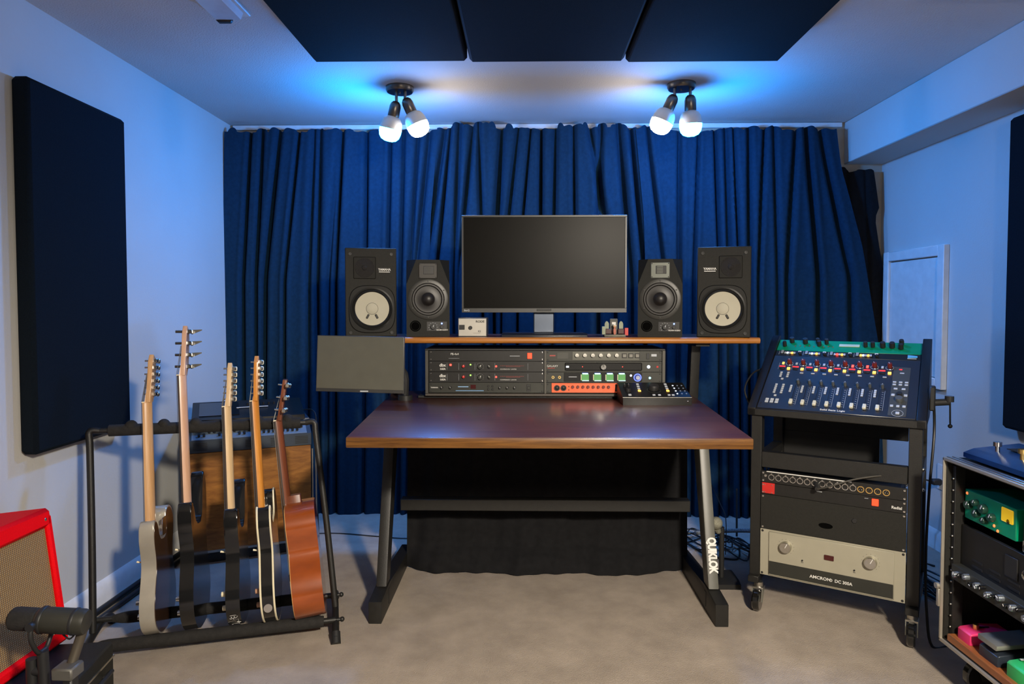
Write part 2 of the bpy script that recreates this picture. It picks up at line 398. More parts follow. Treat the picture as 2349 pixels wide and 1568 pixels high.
def spot(x, y, heads, label):
    t = thing('ceiling_spotlight', label, 'ceiling light', (x, y, H), group='two-bulb ceiling spotlights')
    MB().lathe([(0, 0), (.064, 0), (.064, -.016), (.058, -.025), (.03, -.028), (0, -.028)], 36).build('canopy', M_nickel, t)
    MB().cyl((0, 0, -.028), (0, 0, -.032), .006, seg=8).build('screw', M_chrome, t)
    for dx, st, tilt, yaw, blue in heads:
        MB().cyl((dx, -.02, -.02), (dx, -.02, -st), .0068, seg=12).sph((dx, -.02, -st), .010, seg=10).build('stem', M_nickel, t)
        M = Matrix.Scale(1, 4) @ Matrix.Translation((dx, -.02, -st+.010)) @ Matrix.Rotation(R(yaw), 4, 'X') @ Matrix.Rotation(R(tilt), 4, 'Y') @ Matrix.Rotation(PI, 4, 'X')
        MB().lathe([(0, 0), (.014, .003), (.022, .012), (.026, .026), (.026, .068), (.024, .071), (0, .071)], 28, M).build('lamp_holder', M_nickel, t)
        b = MB().lathe([(.0, .066), (.022, .069), (.037, .078), (.045, .092), (.049, .110), (.051, .128), (.048, .129), (0, .129)], 36, M).build('bulb', M_bulb_house, t)
        lm = glow('blue_bulb_glow', BLUE, BLUE_L) if blue else glow('white_bulb_glow', COOLW, WHITE_L)
        MB().lathe([(.0505, .1285), (.050, .144), (.045, .163), (.034, .176), (.017, .183), (0, .184)], 28, M).build('light_dome', lm, b)
sp = P(917, 207, Z=2.15); spot(sp.x, sp.y, [(-.012, .080, 14, 8, True), (.028, .066, -24, 8, False)], 'two-bulb spotlight on the ceiling, the left one of the pair')
sp = P(1563, 200, Z=2.15); spot(sp.x, sp.y, [(-.034, .064, 24, 8, False), (.036, .064, -3, 8, True)], 'two-bulb spotlight on the ceiling, the right one of the pair')

# ------------------------------------------------------------------ desk
DZ = .768; DXC = .082
a, b, c_, d_ = P(791, 1003, Z=DZ), P(1727, 1004, Z=DZ), P(1592, 908, Z=DZ), P(889, 909, Z=DZ)
c_ = c_+(c_-b)*.22; d_ = d_+(d_-a)*.22; a.y = b.y = (a.y+b.y)/2
t = thing('desk', 'large studio desk with dark red-brown top and black angled legs', 'desk', (DXC, 2.6, 0))
def slab(m, pts, z0, z1, bev=.003):
    A = [m.bm.verts.new((p.x, p.y, z0)) for p in pts]; B = [m.bm.verts.new((p.x, p.y, z1)) for p in pts]
    m.bm.faces.new(A[::-1]); m.bm.faces.new(B)
    for i in range(4): m.bm.faces.new((A[i], A[(i+1) % 4], B[(i+1) % 4], B[i]))
    bmesh.ops.bevel(m.bm, geom=m.bm.edges[:], offset=bev, segments=2, affect='EDGES', profile=.5)
    return m
slab(MB(), [a, b, c_, d_], DZ-.033, DZ-.0015).build('desktop', M_deskside, t, True)
iz = .004
slab(MB(), [a+Vector((iz, iz, 0)), b+Vector((-iz, iz, 0)), c_+Vector((-iz, -iz, 0)), d_+Vector((iz, -iz, 0))], DZ-.003, DZ, .0008).build('veneer', M_desktop, t, True)
for s in (-1, 1):
    xo = DXC + s*.653; xi = DXC + s*.605; x0, x1 = min(xo, xi), max(xo, xi)
    ft = MB().prism([(2.445, 0), (2.445, .080), (2.455, .083), (2.60, .092), (2.80, .075), (3.12, .055), (3.12, 0)], x0, x1, None, .003)
    f = ft.build('foot', M_blacksteel, t, True)
    MB().box((xi - s*.0005 if s > 0 else xi+.0005, 2.585, .045), (.002, .022, .055)).build('slot', M_rubber, f, True)
    lg = MB().prism([(2.555, .092), (2.625, .092), (2.86, .735), (2.76, .735)], x0+.004, x1-.004, None, .004)
    l = lg.build('leg', M_greysteel if s > 0 else M_blacksteel, t, True)
    if s > 0:
        l['label'] = 'grey leg with white lettering'
        ang = math.atan2(.205, .643)
        RM = Matrix.Rotation(-ang, 3, 'X')
        zb_ = .178; base = Vector(((x0+x1)/2-.0105, 2.555+.205*(zb_/.643)-.0015, .092+zb_))
        # letters read downwards along the leg
        c = bpy.data.curves.new('t', 'FONT'); c.body = 'QUIKLOK'; c.size = .050; c.extrude = .0005; c.offset = .0024; c.space_character = .92
        tt = bpy.data.objects.new('t', c); me = bpy.data.meshes.new_from_object(tt); bpy.data.objects.remove(tt); me.materials.clear(); me.materials.append(M_white)
        up = Vector((0, math.sin(ang), math.cos(ang))); nrm = Vector((0, -math.cos(ang), math.sin(ang)))
        # text x runs down the leg, text y points to the right
        mx = Matrix((-up, Vector((1, 0, 0)), nrm)).transposed().to_4x4()
        if mx.determinant() < 0: mx = Matrix((-up, Vector((-1, 0, 0)), nrm)).transposed().to_4x4()
        me.transform(Matrix.Translation(base) @ mx @ Matrix.Diagonal((.62, .85, 1, 1)))
        me.transform(WMX[t].inverted())
        o = bpy.data.objects.new('lettering', me); C.objects.link(o); o.parent = l
MB().b2((DXC-.602, 2.815, .305), (DXC+.602, 2.865, .353), .003).build('crossbar', M_blacksteel, t, True)
MB().b2((DXC-.60, 2.72, .70), (DXC+.60, 2.78, .735), .002).build('top_rail', M_blacksteel, t, True)
# ------------------------------------------------------------------ upper shelf
SHZ = 1.028; SX0, SX1, SY0, SY1 = -.80, P(1743, 780, Y=2.83).x, 2.825, 3.17
t = thing('monitor_shelf', 'raised wooden shelf with a rounded orange-brown edge above the desk', 'shelf', (DXC, 3.0, DZ))
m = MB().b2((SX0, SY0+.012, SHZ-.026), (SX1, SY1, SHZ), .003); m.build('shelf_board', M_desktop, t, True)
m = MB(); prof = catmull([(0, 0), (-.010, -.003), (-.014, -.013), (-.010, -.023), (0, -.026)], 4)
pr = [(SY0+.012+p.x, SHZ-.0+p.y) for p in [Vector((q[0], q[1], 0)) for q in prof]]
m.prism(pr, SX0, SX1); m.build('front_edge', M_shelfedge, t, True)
for s in (-1, 1):
    x = DXC + s*.66
    MB().prism([(3.02, DZ-.04), (3.08, DZ-.04), (3.05, SHZ-.026), (2.98, SHZ-.026)], x-.02, x+.02, None, .003).build('support', M_blacksteel, t, True)
    MB().b2((x-.03, 2.87, SHZ-.040), (x+.03, 3.14, SHZ-.026), .002).build('bracket', M_blacksteel, t, True)

# ------------------------------------------------------------------ rack gear
U = .04445
RY = 2.857; RX0 = -.404; RZ0 = .793
t = thing('rack_cabinet', 'low black rack cabinet with two bays standing on the desk below the shelf', 'rack', (.08, RY+.14, DZ))
m = MB().b2((RX0-.016, RY-.005, RZ0-.013), (RX0+.974+.012, RY+.28, RZ0-.002), .002); m.build('bottom_panel', mat('brown_grey_edge', (.075, .064, .054), .5), t, True)
MB().b2((RX0-.05, RY+.02, DZ), (RX0+1.0, RY+.28, RZ0-.013), .002).build('plinth', M_black2, t, True)
MB().b2((RX0-.016, RY-.005, RZ0+4*U+.001), (RX0+.986, RY+.28, RZ0+4*U+.008), .001).build('top_panel', M_black2, t, True)
for x in (RX0-.015, RX0+.4826+.0005, RX0+.974):
    MB().b2((x, RY-.006, RZ0-.002), (x+(.009 if 0 < x < .2 else .013), RY+.28, RZ0+4*U+.001), .001).build('side_panel', mat('rack_grey', (.08, .076, .066), .45, .3), t, True)
def unit(label, x, z, n=1, mt=M_black, root_rot=(0, 0, 0), y=RY, depth=.2, wd=.4826, grp=None, cat='audio unit', name='rack_unit', screws=M_chrome):
    r = thing(name, label, cat, (x, y, z), root_rot, grp)
    r_h = n*U
    MB().b2((0, 0, .0005), (wd, .004, r_h-.0005), .0006).b2((.02, .004, .002), (wd-.02, depth, r_h-.002)).build('chassis', mt, r)
    if screws:
        for sx in (.008, wd-.008):
            for sz in (.007, r_h-.007): screw(r, sx, sz, .0033, screws)
    return r
G1, G2 = 'units in the left bay of the desk rack', 'units in the right bay of the desk rack'
fx = lambda px: (px-984)/265*.4826          # place along a left-bay front
u = unit('black power unit with a lit red rocker switch, top of the left bay', RX0, RZ0+3*U, grp=G1)
text(u, 'PB-4x4', fx(1034), .026, .0125, M_white, sx=.95); btn(u, fx(1216), .023, .019, .024, .004, M_rocker, 'rocker_switch')
btn(u, fx(1042), .012, .045, .0008, .0005, M_wht_btn, 'printed_line'); btn(u, fx(1182), .022, .042, .002, .0005, M_wht_btn, 'printed_line')
for i in (1, 2):
    u = unit(('compressor with a square red light near its left end, in the left bay' if i == 2 else 'compressor without the square red light, just above the blue-striped unit'), RX0, RZ0+i*U, grp=G1)
    text(u, 'dbx', fx(1008), .022, .018, M_white, bold=.02); text(u, '160A', fx(1009), .008, .0115, M_white, bold=.02)
    if i == 2: btn(u, fx(1034), .029, .008, .008, .003, M_ledr, 'indicator_light')
    knob(u, fx(1064), .024, .006, .012, M_redp, M_white); led(u, fx(1080), .030, .0032, M_ledg)
    knob(u, fx(1102), .022, .010, .013, M_dkface, M_white, 30); knob(u, fx(1124), .023, .007, .012, M_dkface, M_white, -40)
    for k in range(10):
        a_ = R(-120+k*27); btn(u, fx(1102)+.0145*math.sin(a_), .022+.0145*math.cos(a_), .0012, .0012, .0004, M_white, 'tick')
    led(u, fx(1139), .023, .0040, M_ledr)
    btn(u, fx(1178), .0225, .060, .0008, .0005, mat('dim_red_print', (.4, .06, .05), .5), 'meter_scale')
    for k in range(24): btn(u, fx(1149)+k*.0042, .0255, .0016, .0022, .0006, mat('dim_red_print', (.4, .06, .05), .5), 'meter_segment')
    text(u, 'COMPRESSOR / LIMITER', fx(1148), .009, .0062, M_white, sx=1.05)
    for xx in (1026, 1053, 1090, 1136, 1212): btn(u, fx(xx), .022, .0006, .028, .0003, M_wht_btn, 'divider')
u = unit('grey effects unit with a blue stripe, bottom of the left bay', RX0, RZ0, mt=M_dkface, grp=G1, screws=M_black2)
text(u, 'YAMAHA', fx(988), .020, .0075, M_white, bold=.02, sx=1.0)
for xx in (1014, 1034, 1148, 1165, 1182): knob(u, fx(xx), .023, .0055, .012, M_black2, M_white, -30)
btn(u, fx(1078), .0095, .118, .0035, .001, mat('blue_stripe', (.16, .30, .50), .4), 'stripe'); btn(u, fx(1086), .026, .022, .017, .001, mat('dark_red_window', (.06, .012, .012), .2), 'display')
btn(u, fx(1063), .026, .044, .004, .0006, mat('blue_print', (.25, .42, .65), .4), 'printed_line')
for xx in (1121, 1131):
    for zz in (.016, .029): btn(u, fx(xx), zz, .0075, .0075, .004, M_black2)
btn(u, fx(1214), .022, .018, .028, .003, M_black2, 'rocker_switch'); btn(u, fx(1214), .022, .010, .014, .006, M_dkface, 'rocker_cap')
RX1 = RX0+.4826+.0096-.0015
gx = lambda px: (px-1250)/263*.4826
u = unit('grey channel unit with six white knobs, top of the right bay', RX1, RZ0+3*U, mt=M_dkface, grp=G2, screws=M_black2)
MB().b2((gx(1310), -.0012, .005), (gx(1462), 0, .041), .0006).build('control_panel', mat('mid_grey_panel', (.10, .10, .083), .4, .3), u)
for xx in (1320, 1338, 1356, 1374, 1392, 1410): knob(u, gx(xx), .026, .0085, .014, M_cream if False else mat('ivory_knob', (.72, .70, .62), .4), M_black2, 180)
for xx in (1428, 1442.5, 1457):
    b_ = btn(u, gx(xx), .024, .021, .020, .003, M_black2); btn(u, gx(xx), .024, .015, .014, .006, mat('grey_key', (.22, .21, .18), .5), 'key_cap')
btn(u, gx(1288), .024, .046, .026, .001, mat('meter_window', (.10, .10, .09), .25), 'meter'); btn(u, gx(1265), .024, .024, .005, .0005, mat('dim_red_print', (.4, .06, .05), .5), 'badge')
btn(u, gx(1481), .022, .012, .024, .003, M_black2, 'switch'); btn(u, gx(1495), .026, .022, .010, .0006, M_wht_btn, 'badge')
u = unit('dark converter with one big steel knob in the middle, second in the right bay', RX1, RZ0+2*U, mt=M_dkface, grp=G2, screws=M_black2)
MB().b2((gx(1293), -.0015, .006), (gx(1468), 0, .039), .003).build('window', mat('black_window', (.008, .008, .008), .5, spec=.25), u)
knob(u, gx(1380), .022, .0125, .016, M_chrome, M_black2, -10)
text(u, 'GALAXY', gx(1252), .021, .0115, M_white, sx=1.05); btn(u, gx(1262), .016, .030, .0018, .0004, M_redp, 'underline')
btn(u, gx(1299), .022, .012, .0075, .002, M_ledw, 'lit_button'); led(u, gx(1333), .022, .0028, M_ledr); led(u, gx(1424), .022, .0028, M_ledr); btn(u, gx(1444), .022, .0008, .01, .001, M_white, 'mark')
led(u, gx(1483), .022, .0075, M_ledw, 'lit_button'); btn(u, gx(1503), .022, .008, .008, .001, M_redp, 'emblem')
u = unit('black interface with four small green screens, third in the right bay', RX1, RZ0+1*U, mt=M_dkface, grp=G2, screws=M_black2)
MB().b2((gx(1291), -.0015, .004), (gx(1468), 0, .041), .001).build('window', mat('black_window', (.008, .008, .008), .5, spec=.25), u)
for xx in (1266, 1281): 
    inst('socket', kmesh('sock', lambda: MB().lathe([(.0032, 0), (.006, 0), (.006, .002), (.0032, .002), (.0032, 0)], 14, Matrix.Rotation(PI/2, 4, 'X')).mesh('socket', M_goldm)), u, (gx(xx), 0, .022))
btn(u, gx(1311), .024, .034, .003, .002, M_wht_btn, 'badge')
for k, xx in enumerate((1339, 1367, 1395, 1422)):
    s_ = btn(u, gx(xx), .022, .032, .027, .002, M_scrg, 'screen')
    btn(u, gx(xx)+.001, .0365, .024, .0045, .0024, M_scrw, 'screen_bar'); btn(u, gx(xx)+.002, .0085, .029, .004, .0024, M_scrw, 'screen_bar'); btn(u, gx(xx)-.0165, .022, .003, .024, .0024, M_cream, 'screen_bar')
    btn(u, gx(xx), .0395, .024, .0015, .0024, M_ledb, 'screen_bar')
led(u, gx(1443), .030, .0055, M_ledw, 'lit_button')
inst('light_ring', kmesh('ring', lambda: MB().lathe([(.0125, 0), (.0165, 0), (.0165, .002), (.0125, .002), (.0125, 0)], 24, Matrix.Rotation(PI/2, 4, 'X')).mesh('ring', glow('blue_ring', (.10, .16, 1), 1.6))), u, (gx(1458), -.0015, .022))
knob(u, gx(1458), .022, .010, .014, mat('steel_knob', (.35, .38, .50), .3, .7)); led(u, gx(1486), .020, .005, glow('cyan_led', (.3, .9, 1), 2.5))
u = unit('bright orange-red interface at the bottom of the right bay', RX1, RZ0, mt=M_dkface, grp=G2, screws=M_black2)
MB().b2((gx(1263), -.0025, .0025), (gx(1499), 0, .0425), .0008).build('faceplate', M_orange, u)
for xx in (1275, 1290):
    inst('combo_socket', kmesh('combo', lambda: MB().lathe([(.004, 0), (.008, 0), (.0125, .0008), (.0125, .003), (.0085, .003), (.007, .001), (.004, .003), (0, .003)], 20, Matrix.Rotation(PI/2, 4, 'X')).mesh('combo_socket', M_black2)), u, (gx(xx), -.0025, .022))
for k in range(8): inst('knob', knobm(.0062, .012, mat('dark_red_knob', (.14, .015, .01), .35)), u, (gx(1311+k*11.6), -.0025, .027))
btn(u, gx(1302), .028, .004, .006, .003, M_black2); btn(u, gx(1302), .014, .004, .006, .003, M_black2)
MB().b2((gx(1407), -.0035, .008), (gx(1455), -.002, .038), .001).build('display', mat('brown_display', (.035, .02, .016), .3), u)
for k in range(8): btn(u, gx(1411+k*2.4), .018, .0022, .014, .0045, mat('meter_grey', (.25, .26, .28), .4), 'meter_segment')
for xx in (1464, 1475.5): inst('knob', knobm(.0062, .012, mat('white_knob', (.8, .62, .55), .4)), u, (gx(xx), -.0025, .034))

# ------------------------------------------------------------------ loudspeakers on the shelf
def bigspeaker(x, y, label, s):
    t = thing('studio_speaker', label, 'speaker', (x, y, SHZ), (0, 0, R(12*s if s > 0 else -15)), 'charcoal speakers with white woofer cones')
    W, D, HH = .213, .199, .374
    MB().b2((-W/2, 0, 0), (W/2, D, HH), .003).build('cabinet', M_vinyl, t)
    cx, cz = .004*s, .118
    RX = Matrix.Translation((cx, 0, cz)) @ Matrix.Rotation(PI/2, 4, 'X')
    pl = [(math.copysign(1, math.cos(a))*abs(math.cos(a))**.62*.097+cx, math.copysign(1, math.sin(a))*abs(math.sin(a))**.62*.101+cz-.002) for a in [k*2*PI/40 for k in range(40)]]
    m = MB(); A = [m.bm.verts.new((p, -.0005, q)) for p, q in pl]; B = [m.bm.verts.new((cx+(p-cx)*.97, -.0045, cz+(q-cz)*.97)) for p, q in pl]
    for k in range(40): m.bm.faces.new((A[k], A[(k+1) % 40], B[(k+1) % 40], B[k]))
    m.bm.faces.new(B); wf = m.build('woofer_frame', mat('frame_black', (.010, .0095, .008), .55, spec=.25), t)
    MB().lathe([(.088, .0046), (.090, .009), (.084, .0105), (.081, .007), (.076, .0115), (.070, .007), (.070, .0048)], 48, RX).build('surround', mat('gloss_rubber', (.016, .016, .015), .25), wf)
    wo = MB().lathe([(.0705, .0075), (.050, .0052), (.026, .0052), (.0255, .0052)], 48, RX).lathe([(.0255, .0052), (.018, .0092), (.009, .0112), (0, .0118)], 32, RX).build('woofer_cone', M_cone, t)
    MB().lathe([(.0238, .0062), (.0248, .0066), (.0248, .0050)], 40, RX).build('cap_seam', M_black2, wo)
    for sg in (-1, 1):
        MB().box((0, -.0072, 0), (.0085, .0022, .020), .002, Matrix.Translation((cx+sg*.0185, 0, cz-.0325)) @ Matrix.Rotation(R(-sg*28), 4, 'Y')).build('lead_patch', M_dkcone, wo)
    tx, tz = -.026*s, .290
    MB().b2((tx-.046, -.003, tz-.046), (tx+.046, 0, tz+.046), .0025).build('tweeter_plate', mat('tweeter_plate', (.012, .0115, .0095), .6, spec=.22), t)
    RT = Matrix.Translation((tx, 0, tz)) @ Matrix.Rotation(PI/2, 4, 'X')
    tw = MB().lathe([(.040, .003), (.0395, .005), (.036, .0045), (.012, .0065), (.009, .010), (0, .0125)], 36, RT).build('tweeter', mat('tweeter_mesh', (.020, .018, .016), .7, bump=.8, bscale=700), t)
    for dx, dz in ((-.085, HH-.026), (.085, HH-.026), (-.085, .017), (.085, .017)):
        MB().lathe([(.0065, 0), (.0065, .004), (.004, .004), (.004, .0008), (0, .0008)], 14, Matrix.Translation((dx, 0, dz)) @ Matrix.Rotation(PI/2, 4, 'X')).build('grille_socket', M_black2, t)
    text(t, 'YAMAHA', .056*s, .279, .0135, M_white, align='CENTER', bold=.035, sx=.92); btn(t, .056*s, .2735, .046, .0032, .0006, M_white, 'label_plate')
bigspeaker(P(851.5, 700, Y=2.885).x, 2.885, 'charcoal speaker with white woofer cone at the left end of the shelf', 1)
bigspeaker(P(1660, 700, Y=2.845).x, 2.845, 'charcoal speaker with white woofer cone at the right end of the shelf', -1)
def smallspeaker(x, y, label, s, lit):
    t = thing('monitor_speaker', label, 'speaker', (x, y, SHZ), (0, 0, R(8 if s < 0 else -11)), 'black speakers with all-black woofers')
    W, D, HH = .183, .26, .326
    m = MB()
    # cabinet with bevelled upper front corners
    zf = .13
    pts = [(-W/2, 0, 0), (W/2, 0, 0), (W/2, 0, zf+.09), (.050, 0, HH), (-.050, 0, HH), (-W/2, 0, zf+.09)]
    F0 = [m.bm.verts.new(p) for p in pts]
    TL = m.bm.verts.new((-W/2, .045, HH)); TR = m.bm.verts.new((W/2, .045, HH))
    bk = [m.bm.verts.new(p) for p in ((-W/2, D, 0), (W/2, D, 0), (W/2, D, HH), (-W/2, D, HH))]
    m.bm.faces.new(F0); m.bm.faces.new((F0[3], F0[2], TR)); m.bm.faces.new((F0[5], F0[4], TL))
    m.bm.faces.new((F0[4], F0[3], TR, bk[2], bk[3], TL)); m.bm.faces.new((F0[2], F0[1], bk[1], bk[2], TR)); m.bm.faces.new((F0[0], F0[5], TL, bk[3], bk[0])); m.bm.faces.new((F0[1], F0[0], bk[0], bk[1])); m.bm.faces.new(bk)
    m.build('cabinet', M_vinyl2, t, ang=20)
    RX = Matrix.Translation((0, 0, .158)) @ Matrix.Rotation(PI/2, 4, 'X')
    wf = MB().lathe([(.086, .0002), (.086, .003), (.082, .0045), (.070, .005), (.068, .002)], 48, RX).build('woofer_frame', mat('woofer_ring', (.030, .029, .025), .4), t)
    for k in range(6): MB().lathe([(.003, .004), (.003, .006), (0, .0065)], 8, RX @ Matrix.Rotation(R(30+60*k), 4, 'Z') @ Matrix.Translation((.077, 0, 0))).build('screw', M_black2, wf)
    MB().lathe([(.069, .003), (.066, .008), (.060, .008), (.056, .002), (.030, .0012), (.026, .003), (.022, .010), (.012, .016), (0, .018)], 48, RX).build('woofer_cone', mat('satin_black_cone', (.014, .012, .011), .42), t)
    light = mat('grey_tweeter_plate', (.13, .14, .12), .4, .4) if s > 0 else mat('dark_tweeter_plate', (.020, .016, .012), .5)
    tp = MB().box((0, -.0015, .279), (.078, .003, .066), .002).build('tweeter_plate', light, t)
    MB().box((.003, -.0032, .281), (.044, .002, .034), .001).build('tweeter', M_black2, tp)
    for k in range(5): MB().box((-.001, -.005, .268+k*.0065), (.024, .0015, .0022)).build('ribbon_bar', light, tp)
    for sx_ in (-.034, .034):
        for sz_ in (-.028, .028): MB().lathe([(.0025, .003), (0, .0045)], 8, Matrix.Translation((sx_, 0, .279+sz_)) @ Matrix.Rotation(PI/2, 4, 'X')).build('screw', M_black2, tp)
    MB().lathe([(.0235, .0003), (.0225, .0025), (.0195, .002), (.017, -.03), (0, -.03)], 32, Matrix.Translation((-.054, -.0005, .044)) @ Matrix.Rotation(PI/2, 4, 'X')).lathe([(.018, .0008), (0, .0008)], 24, Matrix.Translation((-.054, -.0005, .044)) @ Matrix.Rotation(PI/2, 4, 'X')).build('bass_port', mat('hollow_shade_black', (.003, .003, .003), .9, spec=0), t)  # no hole is cut: a flat black disc paints the shade inside the port
    MB().box((.037, -.0005, .043), (.086, .001, .040), .0004).build('control_panel', M_black2, t)
    knob(t, .021, .040, .0105, .012, M_black2, M_wht_btn, 20)
    for k in range(9): a_ = R(-130+k*32); btn(t, .021+.018*math.sin(a_), .040+.018*math.cos(a_), .0042, .0013, .0013, M_wht_btn, 'tick')
    knob(t, .058, .040, .0075, .008, M_black2); led(t, .058, .0545, .0036, M_ledb)
    text(t, 'ADAM AUDIO', .035, .0245, .0078, M_white, bold=.02, y=-.0012)
smallspeaker(P(982, 700, Y=2.915).x, 2.915, 'black speaker with black woofer between the left white-coned speaker and the small silver box', -1, 0)
smallspeaker(P(1514, 700, Y=2.885).x, 2.885, 'black speaker with light grey tweeter plate beside the right white-coned speaker', 1, 1)

# ------------------------------------------------------------------ large monitor
MY = 2.965
t = thing('computer_monitor', 'large dark computer monitor standing in the middle of the shelf', 'monitor', (P(1248, 700, Y=MY).x, MY, SHZ))
mw = (1439-1061.5)*MY/F; z1 = P(1250, 493, Y=MY).z-SHZ; z0 = P(1250, 716.5, Y=MY).z-SHZ
MB().b2((-mw/2, .004, z0), (mw/2, .045, z1), .004).b2((-mw/2+.1, .04, z0+.06), (mw/2-.1, .075, z1-.06), .01).build('housing', mat('monitor_shell', (.035, .034, .036), .45), t)
bz = .0085; bb = .019
m = MB(); m.b2((-mw/2, 0, z0), (mw/2, .006, z0+bb), .0008).b2((-mw/2, 0, z1-bz), (mw/2, .006, z1), .0008).b2((-mw/2, 0, z0+bb), (-mw/2+bz, .006, z1-bz), .0008).b2((mw/2-bz, 0, z0+bb), (mw/2, .006, z1-bz), .0008)
bzl = m.build('bezel', mat('bezel_grey', (.060, .060, .058), .4, .2), t)
MB().b2((-mw/2+bz-.001, .0035, z0+bb-.001), (mw/2-bz+.001, .0055, z1-bz+.001)).build('screen', M_screen, t)
text(t, 'BenQ', -mw/2+.010, z0+.006, .010, M_wht_btn, bold=.02); MB().box((0, -.001, z0+.011), (.062, .002, .009), .0008).build('sensor', M_black2, bzl)
MB().b2((-.045, .035, .012), (.045, .06, z0+.10), .004).build('stand_neck', mat('stand_steel', (.10, .12, .16), .35, .6), t)
MB().prism([(-.075, 0), (.16, 0), (.16, .010), (-.055, .014), (-.075, .006)], -.182, .182, None, .003).build('stand_base', mat('stand_base', (.02, .022, .03), .35), t)

# small silver box
t = thing('power_supply_box', 'small silver metal box on the shelf left of the large monitor', 'electronic box', (P(1083.5, 700, Y=2.875).x, 2.875, SHZ))
wb = .121
MB().b2((-wb/2, .003, 0), (wb/2, .13, .080), .002).build('case', mat('grey_case', (.14, .14, .14), .4, .5), t)
MB().b2((-wb/2+.002, 0, .003), (wb/2-.002, .004, .076), .001).build('faceplate', mat('silver_front', (.55, .52, .46), .4, .3), t)
btn(t, -.044, .040, .023, .020, .003, M_black2, 'rocker_switch'); knob(t, -.008, .038, .008, .008, M_black2); text(t, 'RODE', .014, .060, .0125, M_black2, bold=.03, sx=1.1); text(t, 'K2', .024, .020, .010, M_black2, bold=.02)
btn(t, .018, .015, .030, .0008, .0005, M_black2, 'printed_line')

# miniature diorama
t = thing('toy_diorama', 'tiny toy scene with pale stones and a small figure on the shelf', 'toy', (P(1411, 700, Y=2.87).x, 2.87, SHZ))
MB().b2((-.045, -.01, 0), (.045, .05, .010), .003).build('base', mat('stone_grey', (.20, .19, .15), .9, var=.3, bump=.5), t)
M_stone = mat('pale_green_stone', (.34, .38, .28), .8, var=.15)
for x in (-.032, .028):
    MB().prism([(-.009, 0), (.009, 0), (.009, .045), (.005, .053), (0, .056), (-.005, .053), (-.009, .045)], .018, .026, Matrix.Translation((x, .0, .010)) @ Matrix.Rotation(PI/2, 4, 'Z') @ Matrix.Translation((0, 0, 0)), .001).build('stone', M_stone, t)
MB().b2((-.018, .022, .010), (.014, .034, .076), .002).build('tower', mat('stone_dark', (.13, .13, .12), .8, var=.2), t); MB().b2((-.010, .019, .052), (.006, .022, .062)).build('plaque', M_white, t)
MB().b2((-.054, .0, .010), (-.039, .012, .044), .001).build('block', M_stone, t); MB().b2((.041, .0, .006), (.056, .012, .038), .001).build('can', M_redp, t)
for x in (-.026, .026): MB().b2((x-.013, .002, .012), (x+.013, .014, .034), .002).build('bench', mat('dark_wood_toy', (.06, .015, .012), .5), t)
fg = MB().lathe([(0, .010), (.004, .010), (.0065, .020), (.006, .032), (.003, .038), (0, .039)], 12, Matrix.Translation((-.002, -.006, 0))).build('figurine', mat('pink_figure', (.55, .20, .14), .6), t)
MB().sph((-.002, -.006, .044), .0065).build('head', mat('skin_toy', (.62, .36, .20), .6), fg)
MB().sph((-.002, -.004, .0475), .0068, (1.1, 1, .8)).build('hat', M_cream, fg)

# ------------------------------------------------------------------ second monitor on an arm
Y2 = 2.70
pa, pb, pc, pd = P(727.5, 768.5, Y=Y2), P(927, 773, Y=Y2-.03), P(927, 903, Y=Y2-.03), P(724, 897, Y=Y2)
t = thing('small_monitor', 'smaller pale-reflecting monitor hanging at the left end of the desk', 'monitor', ((pa.x+pb.x)/2, Y2, pd.z))
def quad(m, pts, d0, d1, bev=0):
    A = [m.bm.verts.new(p+Vector((0, d0, 0))) for p in pts]; B = [m.bm.verts.new(p+Vector((0, d1, 0))) for p in pts]
    m.bm.faces.new(A); m.bm.faces.new(B[::-1])
    for i in range(4): m.bm.faces.new((A[i], A[(i+1) % 4], B[(i+1) % 4], B[i]))
    if bev: bmesh.ops.bevel(m.bm, geom=m.bm.edges[:], offset=bev, segments=2, affect='EDGES', profile=.5)
    return m
q = [pa, pb, pc, pd]; cc = sum(q, Vector())/4
quad(MB(), q, .002, .022, .002).build('housing', mat('bezel_grey', (.06, .06, .058), .4), t, True)
ins = lambda p, k, l=0: p+(cc-p).normalized()*k+Vector((0, 0, l))
quad(MB(), [ins(pa, .004), ins(pb, .004), ins(pc, .004, .012), ins(pd, .004, .012)], .0005, .004).build('screen', M_screen2, t, True)
MB().b2((cc.x+.0, Y2-.0165, pc.z+.006), (cc.x+.032, Y2-.0155+.002, pc.z+.0105)).build('badge', M_wht_btn, t, True)
MB().cyl((cc.x, Y2+.02, cc.z), (cc.x+.02, Y2+.09, cc.z-.02), .018).tube([(cc.x+.02, Y2+.09, cc.z-.02), (cc.x+.10, Y2+.15, cc.z-.03), (cc.x+.155, Y2+.12, cc.z-.05), (cc.x+.155, Y2+.12, DZ)], .013, smooth=4).cyl((cc.x+.155, Y2+.12, DZ), (cc.x+.155, Y2+.12, DZ+.02), .03).build('monitor_arm', M_black2, t, True)

